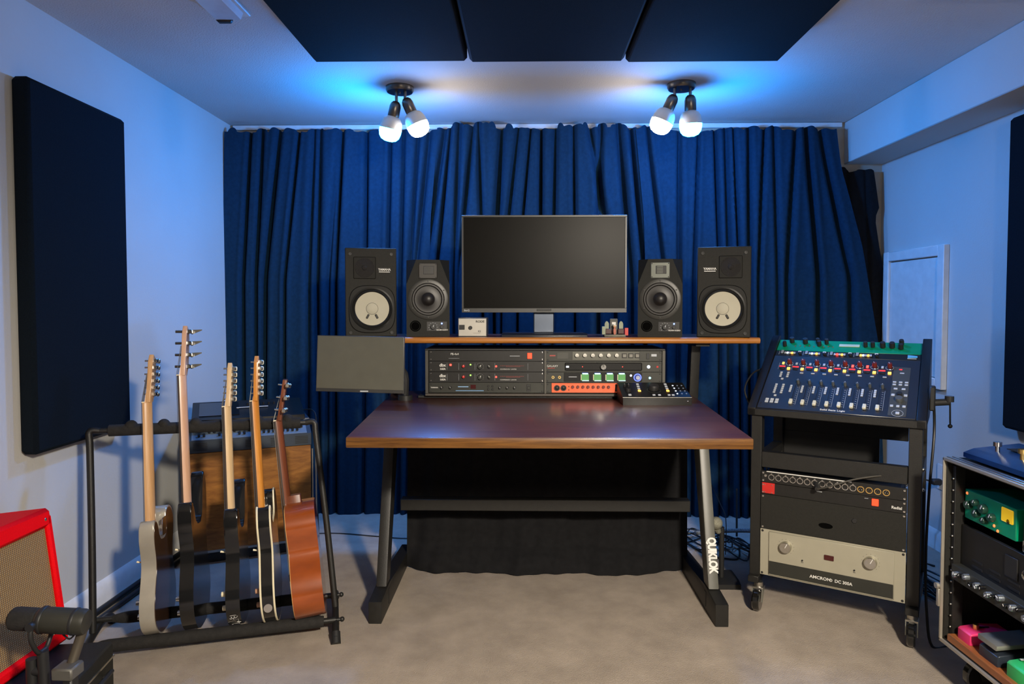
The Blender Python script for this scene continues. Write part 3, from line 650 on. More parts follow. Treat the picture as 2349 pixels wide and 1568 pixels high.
# ------------------------------------------------------------------ desktop controller
t = thing('audio_controller', 'black sloped controller with small lit keys at the right rear of the desktop', 'controller', (P(1508, 920, Y=2.69).x, 2.69, DZ), (0, 0, R(1)))
cw = .272; dp = .15; hb = .072; hf = .030
MB().prism([(0, 0), (dp, 0), (dp, hb), (.0, hf)], -cw/2, cw/2, None, .002).build('case', M_black, t)
sl = math.atan2(hb-hf, dp); 
MB().box((0, .0005, hf), (cw, .0015, .0015)).build('front_trim', M_alu, t)
cp = thing  # controls lie on the sloping face, in a frame turned onto it
fr_ = bpy.data.objects.new('control_panel', MB().b2((-cw/2+.004, -.0008, .004), (cw/2-.004, .0, math.hypot(dp, hb-hf)-.004)).mesh('control_panel', mat('black_window', (.008, .008, .008), .5, spec=.25))); C.objects.link(fr_); fr_.parent = t
fr_.location = (0, 0, hf+.0005); fr_.rotation_euler = (-(PI/2-sl), 0, 0); WMX[fr_] = WMX[t]
L_ = math.hypot(dp, hb-hf)
knob(fr_, .0, L_*.52, .021, .020, M_black2, None); inst('dial_ring', kmesh('dring', lambda: MB().lathe([(.025, 0), (.028, 0), (.028, .001), (.025, .001), (.025, 0)], 28, Matrix.Rotation(PI/2, 4, 'X')).mesh('dial_ring', M_dkface)), fr_, (0, -.0008, L_*.45))
for xx in (-.058, .056):
    for k in range(4): btn(fr_, xx+(k-1.5)*.0012, L_*(.40+.15*k)+.0, .011, .011, .004, M_ledo if k == 0 else M_wht_btn, 'key')
for xx in (-.010, .012, .050, .066): btn(fr_, xx, L_*.13, .011, .009, .004, M_wht_btn, 'key')
btn(fr_, -.105, L_*.14, .012, .012, .004, M_wht_btn, 'key'); knob(fr_, -.106, L_*.36, .010, .014, M_black2); knob(fr_, -.112, L_*.72, .0055, .010, M_black2, M_white); knob(fr_, -.096, L_*.72, .0055, .010, M_black2, M_white)
for k in range(4):
    for j in range(3): btn(fr_, .086+j*.018, L_*(.22+.18*k), .006, .006, .003, M_ledw if j == 0 else mat('dim_key', (.18, .22, .28), .4), 'key')
led(t, .120, .015, .004, M_chrome, 'socket')

# ------------------------------------------------------------------ guitar rack
th = math.atan2(.215, .748)
uu = Vector((math.cos(th), math.sin(th), 0)); vv = Vector((-math.sin(th), math.cos(th), 0))
RO = P(192, 1487, Z=.050); RO.z = 0
RL = .79
t = thing('guitar_rack', 'black tubular guitar rack with foam rails on the left of the room', 'guitar stand', RO, (0, 0, th))
rt = t
m = MB(); m.cyl((-.03, 0, .050), (RL, 0, .050), .010); m.build('front_rail', M_blacksteel, t)
MB().lathe([(.012, .03), (.018, .05), (.0205, .07), (.0205, RL-.06), (.018, RL-.04)], 18, Matrix.Translation((0, 0, .050)) @ Matrix.Rotation(PI/2, 4, 'Y')).build('foam_sleeve', M_foam, t)
MB().cyl((-.01, .165, .070), (RL, .165, .070), .010).build('rear_rail', M_blacksteel, t)
MB().lathe([(.012, .04), (.018, .07), (.020, .09), (.020, RL-.06), (.018, RL-.04)], 18, Matrix.Translation((0, .165, .070)) @ Matrix.Rotation(PI/2, 4, 'Y')).build('foam_sleeve', M_foam, t)
TV, TZ = .205, .722
MB().cyl((.0, TV, TZ), (RL-.10, TV, TZ), .0105).build('top_rail', M_blacksteel, t)
MB().cyl((.03, TV, TZ), (RL-.12, TV, TZ), .0205, seg=20).build('top_foam', M_foam, t)
for k in range(6):
    MB().sph((.10+k*.105, TV, TZ+.010), .022, (1, .9, 1.1), 14).build('foam_divider', M_foam, t)
for s, x in ((0, .0), (1, RL)):
    xi = -.03 if s == 0 else -.07
    # rear upright bends into the top rail
    f = MB().tube([(x, .09, .06), (x+xi*.4, .14, .35), (x+xi*.9, .19, .66), (x+xi, .20, .72), (x+xi+(.03 if s == 0 else -.03), TV, TZ)], .0115, 12, 6).build('upright', M_blacksteel, t)
    MB().tube([(x, -.07, .016), (x, -.01, .040), (x, .16, .055), (x, .25, .045), (x, .30, .016)], .012, 12, 5).build('foot', M_blacksteel, t)
    MB().cyl((x, -.078, .0), (x, -.05, .03), .017, .015, 14).build('rubber_cap', M_rubber, t); MB().cyl((x, .308, .0), (x, .28, .03), .017, .015, 14).build('rubber_cap', M_rubber, t)
    for by, bz_ in ((0, .050), (.165, .070)): MB().cyl((x-.022, by, bz_), (x+.022, by, bz_), .006).sph((x+.022, by, bz_), .009, seg=10).build('bolt', M_blacksteel, t)

# ------------------------------------------------------------------ guitars
M_maple = wood('maple_neck', (.55, .30, .13), (.72, .43, .21), .3, (30, 30, 2), .4)
M_maple2 = wood('pale_maple_neck', (.62, .42, .22), (.78, .56, .32), .35, (30, 30, 2), .3)
M_amber = wood('amber_neck', (.55, .20, .03), (.74, .32, .06), .3, (30, 30, 2), .5)
M_rosy = wood('pinkish_maple_neck', (.60, .33, .20), (.74, .46, .31), .3, (30, 30, 2), .5)
M_mahog = mat('orange_mahogany', (.27, .056, .007), .25, var=.22, scale=7, coat=1.0, stretch=(1, 1, 3))
M_mahogd = wood('dark_mahogany_neck', (.12, .032, .012), (.21, .06, .022), .3, (30, 30, 2), .4)
M_fret = mat('dark_fretboard', (.035, .018, .012), .5)
M_silver = mat('silver_lacquer', (.50, .465, .39), .28, .45, coat=.6)
M_backbr = mat('back_brown_reflection', (.06, .030, .018), .15, coat=.7)  # brown reflection of the surroundings put into the back's colour
ST = [(0, 0), (-.09, .012), (-.150, .060), (-.160, .125), (-.127, .205), (-.120, .255), (-.142, .325), (-.130, .385), (-.098, .378), (-.066, .330), (-.034, .312), (.034, .312), (.062, .345), (.088, .420), (.122, .458), (.150, .415), (.144, .335), (.122, .270), (.128, .205), (.163, .130), (.152, .058), (.09, .010)]
TE = [(0, 0), (-.09, .010), (-.150, .055), (-.160, .120), (-.125, .210), (-.120, .255), (-.140, .325), (-.128, .380), (-.094, .372), (-.064, .325), (-.034, .310), (.030, .318), (.045, .392), (.095, .402), (.140, .370), (.146, .320), (.122, .255), (.126, .205), (.160, .125), (.152, .058), (.09, .010)]
LP = [(0, 0), (-.09, .010), (-.155, .060), (-.166, .130), (-.128, .220), (-.120, .262), (-.142, .330), (-.120, .388), (-.090, .372), (-.062, .330), (-.034, .330), (.030, .350), (.050, .420), (.105, .418), (.140, .370), (.140, .320), (.120, .262), (.128, .215), (.166, .130), (.155, .060), (.09, .010)]
AC = [(0, 0), (-.10, .010), (-.170, .050), (-.198, .120), (-.180, .195), (-.135, .255), (-.120, .300), (-.135, .360), (-.140, .410), (-.115, .460), (-.06, .484), (0, .487), (.06, .484), (.115, .460), (.140, .410), (.135, .360), (.120, .300), (.135, .255), (.180, .195), (.198, .120), (.170, .050), (.10, .010)]
def guitar(label, out, pxb, pxr, sc, thick, nut, length, bodym, neckm, kind, ntun, tunm):
    # bottom sits between the rails, the neck leans on the foam of the top rail
    def solve(off, z, px):
        lo, hi = -.2, 1.2
        for _ in range(50):
            mid = (lo+hi)/2
            if pix(RO+uu*mid+vv*off+Vector((0, 0, z)))[0] < px: lo = mid
            else: hi = mid
        return lo
    B = RO+uu*solve(.085, .07, pxb)+vv*.085; B.z = .052
    off = TV-.036-(.0 if kind != 'ac' else .002)
    N = RO+uu*solve(off, TZ, pxr)+vv*off; N.z = TZ
    ax = (N-B).normalized()
    xl = (uu - ax*uu.dot(ax)).normalized()          # local x: away from the face (face looks to -x)
    yl = ax.cross(xl)
    RM = Matrix((xl, yl, ax)).transposed()
    t = thing('bass_guitar' if kind == 'bass' else 'acoustic_guitar' if kind == 'ac' else 'electric_guitar', label, 'guitar', B, RM, 'guitars in the rack')
    poly = [(p.x*sc[0], p.y*sc[1]) for p in catmull([(a, b, 0) for a, b in out], 5, True)]
    zo = -.0
    body = MB().prism(poly, -thick/2, thick/2, None, .005 if kind in ('strat', 'tele', 'bass') else .002, 3).build('body', bodym, t)
    face = -thick/2
    bl = max(q for p, q in poly); nz0 = {'strat': .29, 'tele': .29, 'bass': .33, 'lp': .32, 'ac': .44}[kind]*sc[1]
    if kind == 'tele':
        MB().prism([(p*.965, .004+q*.975) for p, q in poly], thick/2-.001, thick/2+.001).build('back', M_backbr, t)
        MB().box((thick/2+.001, 0, .345*sc[1]), (.003, .05, .06), .001).build('neck_plate', M_chrome, body)
    if kind == 'lp':
        for xb in (-thick/2+.003, thick/2-.003): MB().tube([(xb, p*1.003, q*1.003) for p, q in poly[::2]], .0034, 6, 0, True).build('binding', M_cream, body)
        MB().cyl((0, -.150, .075), (0, -.166, .075), .014, .014, 20).build('jack_plate', M_chrome, body)
    if kind == 'ac':
        MB().prism([(p*.995, q*.995+.001) for p, q in poly], -thick/2-.002, -thick/2).build('soundboard', wood('spruce_top', (.50, .26, .08), (.62, .35, .12), .3), t)
        MB().prism([(p*.995, q*.995+.001) for p, q in poly], thick/2, thick/2+.002).build('back', M_mahog, t)
        MB().lathe([(.052, 0), (.062, 0), (.062, .0015), (.052, .0015), (.052, 0)], 32, Matrix.Translation((face-.002, 0, .335)) @ Matrix.Rotation(-PI/2, 4, 'Y')).build('rosette', M_black2, t)
        MB().box((face-.006, 0, .15), (.009, .15, .026), .003).build('bridge', M_fret, t)
        MB().prism([(-.026, .392), (.026, .392), (.022, .425), (-.022, .425)], face+.002, face+.055, None, .004).build('heel', M_mahogd, t)
        MB().cyl((0, 0, .0), (0, 0, -.008), .007).build('strap_button', M_rubber, body)
    # neck
    nx = face-.001; wn, wh = .021, .0275
    def ring(z, w):
        return [Vector((nx+.021*math.sin(a), w*math.cos(a), z)) for a in [k*PI/8 for k in range(9)]]
    if kind in ('ac',): th_n = .024
    m = MB(); A = ring(nz0, wh); Bn = ring(nut, wn); m.loft(A, Bn); neck = m.build('neck', neckm, t)
    MB().loft([Vector((nx, -wh, nz0-.02)), Vector((nx, wh, nz0-.02)), Vector((nx-.006, wh, nz0-.02)), Vector((nx-.006, -wh, nz0-.02))],
              [Vector((nx, -wn, nut)), Vector((nx, wn, nut)), Vector((nx-.006, wn, nut)), Vector((nx-.006, -wn, nut))]).build('fretboard', M_fret if kind != 'tele' else neckm, neck)
    MB().box((nx-.004, 0, nut+.001), (.010, .042, .005), .001).build('nut', M_cream, neck)
    # headstock
    hs = length-nut
    if kind == 'ac':
        ho = [(-.026, 0), (-.034, .03), (-.037, hs*.97), (0, hs), (.037, hs*.97), (.034, .03), (.026, 0)]; tilt = 14
    elif kind == 'lp': ho = [(-.024, 0), (-.030, .03), (-.026, hs*.85), (.0, hs), (.050, hs*.86), (.040, .05), (.024, 0)]; tilt = 4
    else: ho = [(-.021, 0), (-.022, .03), (-.010, hs*.5), (-.006, hs*.85), (.010, hs), (.040, hs*.93), (.052, hs*.75), (.046, .035), (.026, .015), (.021, 0)]; tilt = 3
    HM = Matrix.Translation((nx+.012, 0, nut)) @ Matrix.Rotation(R(tilt), 4, 'Y')
    MB().loft(ring(nut-.004, wn), [HM @ Vector((-.008+.016*math.sin(k*PI/8), .021*math.cos(k*PI/8), .03)) for k in range(9)]).build('headstock_volute', neckm, neck)
    head = MB().prism(ho, -.0075, .0075, HM, .0015).build('headstock', neckm, t)
    for k in range(ntun):
        if kind == 'ac': ty = (-.026 if k % 2 else .026); tz = hs*(.25+.3*(k//2))
        elif kind == 'bass': ty = .018; tz = hs*(.18+.235*k)
        else: ty = .016; tz = hs*(.17+.140*k)
        s_ = (-1 if (kind == 'ac' and k % 2) else 1); big = 1.5 if kind == 'bass' else 1
        tm = MB().box((0, 0, 0), (.013*big, .022, .014), .002, HM @ Matrix.Translation((.013, ty, tz)))
        tm.cyl((-.007, 0, 0), (-.022*big, 0, 0), .0032*big, seg=10, M=HM @ Matrix.Translation((0, ty, tz)))
        tn = tm.build('tuner', M_chrome if kind != 'bass' else mat('dark_chrome', (.25, .24, .22), .25, 1), t)
        kb = MB().cyl((.013, 0, 0), (.013, s_*.030, 0), .002, seg=8, M=HM @ Matrix.Translation((0, ty, tz)))
        bt = tunm if tunm else M_chrome
        if kind == 'bass': kb.loft([HM @ Matrix.Translation((0, ty, tz)) @ Vector(p) for p in ((.016, .018, -.008), (.020, .018, -.008), (.020, .018, .008), (.016, .018, .008))], [HM @ Matrix.Translation((0, ty, tz)) @ Vector(p) for p in ((.050, .020, .006), (.052, .020, .006), (.052, .020, .010), (.050, .020, .010))])
        else: kb.box((.013, s_*.036, 0), (.014, .012, .017), .003, HM @ Matrix.Translation((0, ty, tz)))
        kb.build('tuner_button', bt, tn)
    # hardware on the face, strings
    if kind != 'ac':
        MB().box((face-.008, 0, .085*sc[1]+.02), (.014, .07, .026), .002).build('bridge', M_chrome if kind != 'lp' else M_goldm, t)
        for k, z in enumerate((.15, .235) if kind != 'bass' else (.17, .22)): MB().box((face-.004, 0, z*sc[1]), (.008, .075, .034), .003).build('pickup', M_cream if kind == 'lp' else M_black2, t)
        for z, yy in ((.075, -.105), (.125, -.120)): MB().cyl((face, yy, z), (face-.017, yy, z), .0095, .0085, 14).build('control_knob', M_chrome if kind in ('tele', 'bass') else (mat('amber_knob', (.55, .30, .18), .3) if kind == 'lp' else M_cream), t)
        MB().cyl((face, -.09, .245*sc[1]), (face-.020, -.09, .250*sc[1]), .002, .0035, 8).build('switch', M_cream, t)
    sm = MB()
    for k in range(4 if kind == 'bass' else 6):
        yy = (k-(1.5 if kind == 'bass' else 2.5))*(.012 if kind == 'bass' else .0075)
        sm.tube([(face-.014, yy*1.3, .10), (nx-.010, yy*.85, nut), HM @ Vector((-.012, yy*.5+.01, hs*.6))], .0006, 4)
    o = sm.build('strings', M_chrome, t); o['kind'] = 'stuff'
    tipp = pix(t.matrix_world @ Vector((nx+.012, 0, length)) if False else B + RM @ Vector((nx+.012, 0, length)))
    print('GUITAR', kind, 'bottom', [round(v) for v in pix(B)], 'tip', [round(v) for v in tipp])
    return t
guitar('silver electric guitar with chrome knobs, leftmost in the guitar rack', TE, 366, 353, (1, 1), .045, .775, .943, M_silver, M_maple, 'tele', 6, None)
guitar('black bass guitar with long pinkish neck, second from the left in the rack', ST, 452, 434, (1, 1.12), .043, .867, 1.045, M_gloss, M_rosy, 'bass', 4, mat('dark_chrome', (.25, .24, .22), .25, 1))
g3 = guitar('black electric guitar with a white sticker and pale neck, in the middle of the rack', ST, 550, 534, (1, 1.04), .044, .750, .908, M_gloss, M_maple2, 'strat', 6, M_cream)
guitar('black electric guitar with cream edge binding and amber neck, second from the right', LP, 627, 600, (1, 1.03), .048, .768, .932, M_gloss, M_amber, 'lp', 6, M_cream)
guitar('glossy orange-brown acoustic guitar, rightmost in the guitar rack', AC, 716, 668, (.86, .82), .098, .70, .852, M_mahog, M_mahogd, 'ac', 6, M_chrome)
# white squiggly sticker on the near edge of the middle guitar
st = MB(); 
def stroke(pts, r=.0013): st.tube([(p[0], -.1625+.0, p[1]) for p in pts], r, 5)
X_ = lambda px: (px-536)*.00146; Z_ = lambda py: (1440-py)*.00146+.01
def S(*pp): stroke([(X_(a), Z_(b)) for a, b in pp])
g3w = g3.matrix_world if False else WMX[g3]
S((528, 1406), (541, 1406), (544, 1409), (543, 1412), (540, 1414), (528, 1415.5), (526, 1413)); S((530, 1411), (532, 1411)); S((536, 1411), (538, 1410.5))
S((534, 1415), (535, 1419)); S((531, 1419.5), (545, 1418.5), (544, 1426)); S((522, 1424.5), (542, 1422)); S((528, 1428), (541, 1427), (549, 1429)); S((529, 1433), (543, 1432), (545, 1435)); S((527, 1436), (531, 1434))
def onrim():
    # wrap the strokes onto the rounded lower edge: follow the outline's near side
    poly = catmull([(a, b, 0) for a, b in ST], 12, True)
    for v in st.bm.verts:
        z = v.co.z
        cand = min((p for p in poly if p.x < -.0), key=lambda p: abs(p.y*1.04-z))
        v.co.y = cand.x - .0006 + (v.co.y+.1625)*.3
onrim(); st.build('sticker', M_white, g3)

# ------------------------------------------------------------------ cabinet with mixers behind the guitars
ca = P(432, 1271, Z=.06); cb = P(717, 1234, Z=.06)
ang = math.atan2(cb.y-ca.y, cb.x-ca.x); cwid = (cb-ca).length; czt = P(432, 1041, Y=ca.y).z
t = thing('organ_speaker_cabinet', 'brown wood-grained cabinet standing behind the guitars', 'cabinet', (ca.x, ca.y, 0), (0, 0, ang))
CD = .26
M_walnut = wood('walnut_veneer', (.18, .058, .006), (.44, .175, .028), .4, (3, 3, 12), .1)
MB().b2((0, .012, .06), (cwid, CD, czt), .003).build('case', M_black2, t)
MB().b2((.004, 0, .064), (cwid-.004, .013, czt-.002), .002).build('front_panel', M_walnut, t)
MB().b2((.01, .004, .052), (cwid-.01, .014, .064), .001).build('bottom_trim', M_alu, t)
MB().b2((.02, .03, .0), (cwid-.02, CD-.02, .06), .004).build('base', M_black2, t)
for dx in (.004, .020): MB().cyl((cwid+dx, .006, .10), (cwid+dx, .006, czt-.02), .004).build('edge_trim', M_alu, t)
t2 = thing('powered_mixer', 'grey-blue mixer with sloping control strip on top of the wood cabinet', 'mixer', Matrix.Translation((ca.x, ca.y, 0)) @ Matrix.Rotation(ang, 4, 'Z') @ Vector((0, 0, czt)), (0, 0, ang))
M_bluegrey = mat('blue_grey_metal', (.045, .058, .075), .45, .2, var=.1)
MB().prism([(0, 0), (.25, 0), (.25, .115), (.075, .115), (.070, .085), (.0, .055)], 0, cwid, None, .003).build('case', M_bluegrey, t2)
for k in range(5):
    for j in range(5): MB().box((.055+k*.108, -.0005, .012+j*.0075), (.058, .002, .0032)).build('vent_slot', M_rubber, t2)
sp_ = MB().prism([(.004, .0565), (.066, .0845), (.066, .0865), (.004, .0585)], .02, cwid-.02).build('control_strip', mat('pale_strip', (.20, .26, .32), .4, .3), t2)
rnd = random.Random(3)
for k in range(22):
    f_ = rnd.choice((.35, .7)); MB().cyl((.05+k*.021, .066*f_, .058+.028*f_), (.05+k*.021, .066*f_-.006, .058+.028*f_+.013), .0055, seg=10).build('knob', M_black2, t2)
MB().b2((.03, .078, .0995), (cwid-.03, .20, .1165), .002).build('handle_recess', M_rubber, t2)
t3 = thing('tape_recorder', 'flat dark blue-black recorder lying on top of the mixer', 'recorder', Matrix.Translation((ca.x, ca.y, 0)) @ Matrix.Rotation(ang, 4, 'Z') @ Vector((.02, .03, czt+.1165)), (0, 0, ang))
MB().prism([(0, .0), (.225, .0), (.225, .075), (.02, .028), (.0, .024)], 0, cwid-.045, None, .003).build('case', M_black, t3)
MB().prism([(.04, .0345), (.20, .0715), (.20, .073), (.04, .036)], .03, .20).build('cassette_door', M_gloss, t3)
MB().box((.09, -.0004, .016), (.07, .001, .004)).build('badge', M_wht_btn, t3); MB().box((.26, .12, .056), (.14, .006, .003), 0).build('label_strip', M_wht_btn, t3)
MB().cyl((.16, .20, .068), (.16, .20, .085), .008).build('knob', M_black2, t3)
for k in range(8): MB().cyl((.24+k*.024, .16, .060), (.24+k*.024, .157, .072), .005, seg=10).build('knob', M_black2, t3)
pA = Matrix.Translation((ca.x, ca.y, 0)) @ Matrix.Rotation(ang, 4, 'Z') @ Vector((cwid-.03, .10, czt+.15))
tag(MB().tube([pA, pA+Vector((.05, 0, .0)), pA+Vector((.075, -.02, -.06)), pA+Vector((.075, -.03, -.30)), pA+Vector((.085, -.03, pA.z*-1+.012))], .003, 8, 6).build('recorder_cable', M_cable), 'black cord running down from the recorder beside the wood cabinet', 'cable')

# pole lying along the left wall
tag(MB().tube([(-1.60, 2.45, .014), (-1.595, 3.1, .014)], .012, 10).build('stand_pole', M_blacksteel), 'black metal tube lying on the carpet along the left wall', 'pole')
tag(MB().tube([(-1.56, 2.42, .012), (-1.555, 3.05, .012)], .010, 10).build('stand_pole', M_blacksteel), 'thinner black tube lying on the carpet just off the left wall', 'pole')

# ------------------------------------------------------------------ red amplifier on a black case, microphone
t = thing('guitar_amplifier', 'bright red guitar amplifier with tan woven grille at the lower left', 'amplifier', (-1.38, 2.015, .152))
AW, AH, AD = .50, .405, .195
t.matrix_world = Matrix.Translation((-1.38, 2.015, .152)) @ Matrix.Rotation(R(90), 4, 'Z') @ Matrix.Rotation(R(-7), 4, 'X'); WMX[t] = t.matrix_world.copy()
M_tweed = mat('woven_grille', (.36, .23, .09), .9)
nt = M_tweed.node_tree; wv = nt.nodes.new('ShaderNodeTexWave'); wv.inputs['Scale'].default_value = 60; wv.inputs['Distortion'].default_value = .4; wv.bands_direction = 'Z'
tc = nt.nodes.new('ShaderNodeTexCoord'); nt.links.new(tc.outputs['Object'], wv.inputs[0])
wv2 = nt.nodes.new('ShaderNodeTexWave'); wv2.inputs['Scale'].default_value = 45; wv2.bands_direction = 'X'; nt.links.new(tc.outputs['Object'], wv2.inputs[0])
mxn = nt.nodes.new('ShaderNodeMath'); mxn.operation = 'MULTIPLY'; nt.links.new(wv.outputs['Fac'], mxn.inputs[0]); nt.links.new(wv2.outputs['Fac'], mxn.inputs[1])
rr_ = nt.nodes.new('ShaderNodeValToRGB'); rr_.color_ramp.elements[0].color = (.20, .11, .035, 1); rr_.color_ramp.elements[1].color = (.50, .34, .15, 1)
rr_.color_ramp.elements[1].position = .6
nt.links.new(mxn.outputs[0], rr_.inputs[0]); nt.links.new(rr_.outputs[0], nt.nodes['Principled BSDF'].inputs['Base Color'])
bp = nt.nodes.new('ShaderNodeBump'); bp.inputs['Distance'].default_value = .002; nt.links.new(mxn.outputs[0], bp.inputs['Height']); nt.links.new(bp.outputs[0], nt.nodes['Principled BSDF'].inputs['Normal'])
# the far front corner is local origin's +x end: shift so front spans x -AW..0
bd = .028
m = MB()
m.b2((-AW, 0, 0), (0, AD, bd*1.2), .008).b2((-AW, 0, AH-bd*2.0), (0, AD, AH), .010).b2((-bd*.8, 0, .01), (0, AD, AH-.02), .006).b2((-AW, 0, .01), (-AW+bd, AD, AH-.02), .006).b2((-AW+.01, AD-.01, .01), (-.01, AD, AH-.01))
m.build('case', M_red, t)
MB().b2((-AW+bd-.004, .012, bd), (-bd*.8+.004, .020, AH-bd*2.0+.004)).build('grille', M_tweed, t)
for x in (-.028, -AW+.05): MB().lathe([(.005, 0), (0, .003)], 10, Matrix.Translation((x, 0, AH-.03)) @ Matrix.Rotation(PI/2, 4, 'X')).build('screw', M_chrome, t)
t = thing('equipment_case', 'black hard case under the red amplifier at the lower left corner', 'case', (-1.37, 1.72, 0), (0, 0, R(8)))
MB().b2((-.16, -.42, .012), (.165, .27, .148), .006).build('body', M_vinyl, t)
MB().b2((-.162, -.422, .10), (.167, .272, .106)).build('lid_edge', M_alu, t)
MB().b2((.12, -.08, .148), (.160, .02, .1495)).build('label', M_white, t); MB().tube([(.166, .10, .07), (.19, .10, .09), (.19, .20, .09), (.166, .20, .07)], .006, 8, 3).build('handle', M_black2, t)
for sx in (-.13, .13):
    for sy in (-.38, .23): MB().cyl((sx, sy, 0), (sx, sy, .013), .015).build('rubber_foot', M_rubber, t)

# microphone hanging in a yoke on a short stand
mY = 1.63
q0, q1 = P(22, 1417, Y=mY), P(202, 1426, Y=mY+.02)
mx = (q1-q0).normalized(); ml = (q1-q0).length
RMm = Vector((0, 0, 1)).rotation_difference(mx).to_matrix().to_4x4(); MM = Matrix.Translation(q0) @ RMm
mc = P(105, 1480, Y=mY)
mb0 = Vector((P(108, 1500, Y=mY).x, mY, 0))
t = thing('microphone', 'black broadcast microphone with foam windscreen on a stand in front of the red amplifier', 'microphone', mb0)
MB().lathe([(0, 0), (.018, .001), (.026, .008), (.028, .02), (.0275, .062), (.024, .066)], 28, MM).build('windscreen', M_foam, t, True)
MB().lathe([(.022, .062), (.029, .070), (.031, .080), (.031, ml-.012), (.028, ml-.003), (.018, ml), (0, ml)], 32, MM).build('housing', mat('dark_olive_body', (.028, .027, .020), .45), t, True)
for k in (-1, 1): MB().lathe([(.0315, .074), (.033, .076), (.033, .082), (.0315, .084)] if k < 0 else [(.0315, ml-.034), (.0325, ml-.032), (.0325, ml-.028), (.0315, ml-.026)], 32, MM).build('ring', M_black2, t, True)
yk = q0+mx*.075; dn = Vector((0, 0, -1))
fw_ = Vector((0, 1, 0))
MB().tube([yk+fw_*.035, yk+fw_*.040+dn*.03, yk+fw_*.018+dn*.072, yk+dn*.078, yk-fw_*.018+dn*.072, yk-fw_*.040+dn*.03, yk-fw_*.035], .0055, 10, 4).build('yoke', M_black2, t, True)
MB().cyl(yk-fw_*.045, yk-fw_*.030, .010).build('yoke_knob', M_black2, t, True)
c0 = yk+dn*.078
MB().cyl(c0, Vector((c0.x+.004, c0.y, .165)), .013).cyl((c0.x-.028, c0.y, c0.z-.08), (c0.x-.028, c0.y, c0.z-.02), .013).cyl((c0.x-.03, c0.y, c0.z-.05), (c0.x, c0.y, c0.z-.05), .012).build('stand_tube', M_black2, t, True)
MB().box((c0.x+.004, c0.y, .13), (.05, .05, .09), .008).build('clamp', M_black2, t, True)
for k in range(3):
    a_ = R(30+k*120); 
    MB().tube([(c0.x+.004, c0.y, .14), (c0.x+.004+.09*math.cos(a_), c0.y+.09*math.sin(a_), .05), (c0.x+.004+.13*math.cos(a_), c0.y+.13*math.sin(a_), .009)], .009, 8, 3).build('leg', M_black2, t, True)
e = q1; MB().tube([e-mx*.03+dn*.03, e-mx*.045+dn*.045, e-mx*.06+dn*.034], .0022, 6, 4).build('cable_loop', M_cable, t, True)
e1 = P(135, 1494, Y=1.60); e2 = P(182, 1470, Y=1.66); 
t = thing('boom_stand_foot', 'worn grey metal bracket leaning beside the microphone stand', 'bracket', (P(165, 1530, Y=1.62).x, 1.62, 0))
px_ = [P(132, 1552, Y=1.62), P(180, 1520, Y=1.62), P(180, 1540, Y=1.62), P(132, 1575, Y=1.62)]
MB().tube([P(196, 1425, Y=1.66), P(180, 1475, Y=1.65), P(160, 1535, Y=1.63)], .012, 10, 4).build('arm', mat('worn_grey_brown', (.09, .075, .055), .5, .4), t, True)
zt = P(160, 1500, Y=1.62).z
MB().box((P(155, 1520, Y=1.62).x, 1.62, zt-.04), (.052, .05, .03), .004).build('bracket_plate', mat('worn_grey', (.12, .115, .10), .5, .3), t, True)
MB().b2((P(150, 1520, Y=1.62).x, 1.605, 0), (P(172, 1520, Y=1.62).x, 1.635, zt-.05), .004).build('post', M_black2, t, True)

# ------------------------------------------------------------------ rolling mixer rack on the right
rth = R(-32)
RL0 = Vector((.901, 2.606, 0))
RRM = Matrix.Translation(RL0) @ Matrix.Rotation(rth, 4, 'Z')
t = thing('rolling_rack', 'black steel rolling rack holding the slanted mixer on the right', 'rack', RL0, (0, 0, rth)); rk = t
PW = .4826; DB = .42
for x0, x1 in ((-.040, -.001), (PW+.001, PW+.042)):
    MB().b2((x0, 0, .105), (x1, .045, .745), .002).build('front_post', M_blacksteel, t)
    MB().b2((x0, DB-.045, .105), (x1, DB, .80), .002).build('rear_post', M_blacksteel, t)
    MB().b2((x0, -.025, .103), (x1, DB, .128), .002).build('bottom_rail', M_blacksteel, t)
    MB().b2((x0, .045, .54), (x1, DB-.045, .58), .002).build('side_rail', M_blacksteel, t)
MB().b2((0, -.001, .545), (PW, .03, .606), .002).build('crossbar', M_blacksteel, t)
MB().b2((0, DB-.03, .10), (PW, DB, .14), .002).build('rear_crossbar', M_blacksteel, t)
MB().b2((0, DB-.02, .625), (PW-.02, DB-.006, .83), .002).b2((0, DB-.02, .50), (PW-.12, DB-.006, .626)).build('rear_panel', M_black2, t)
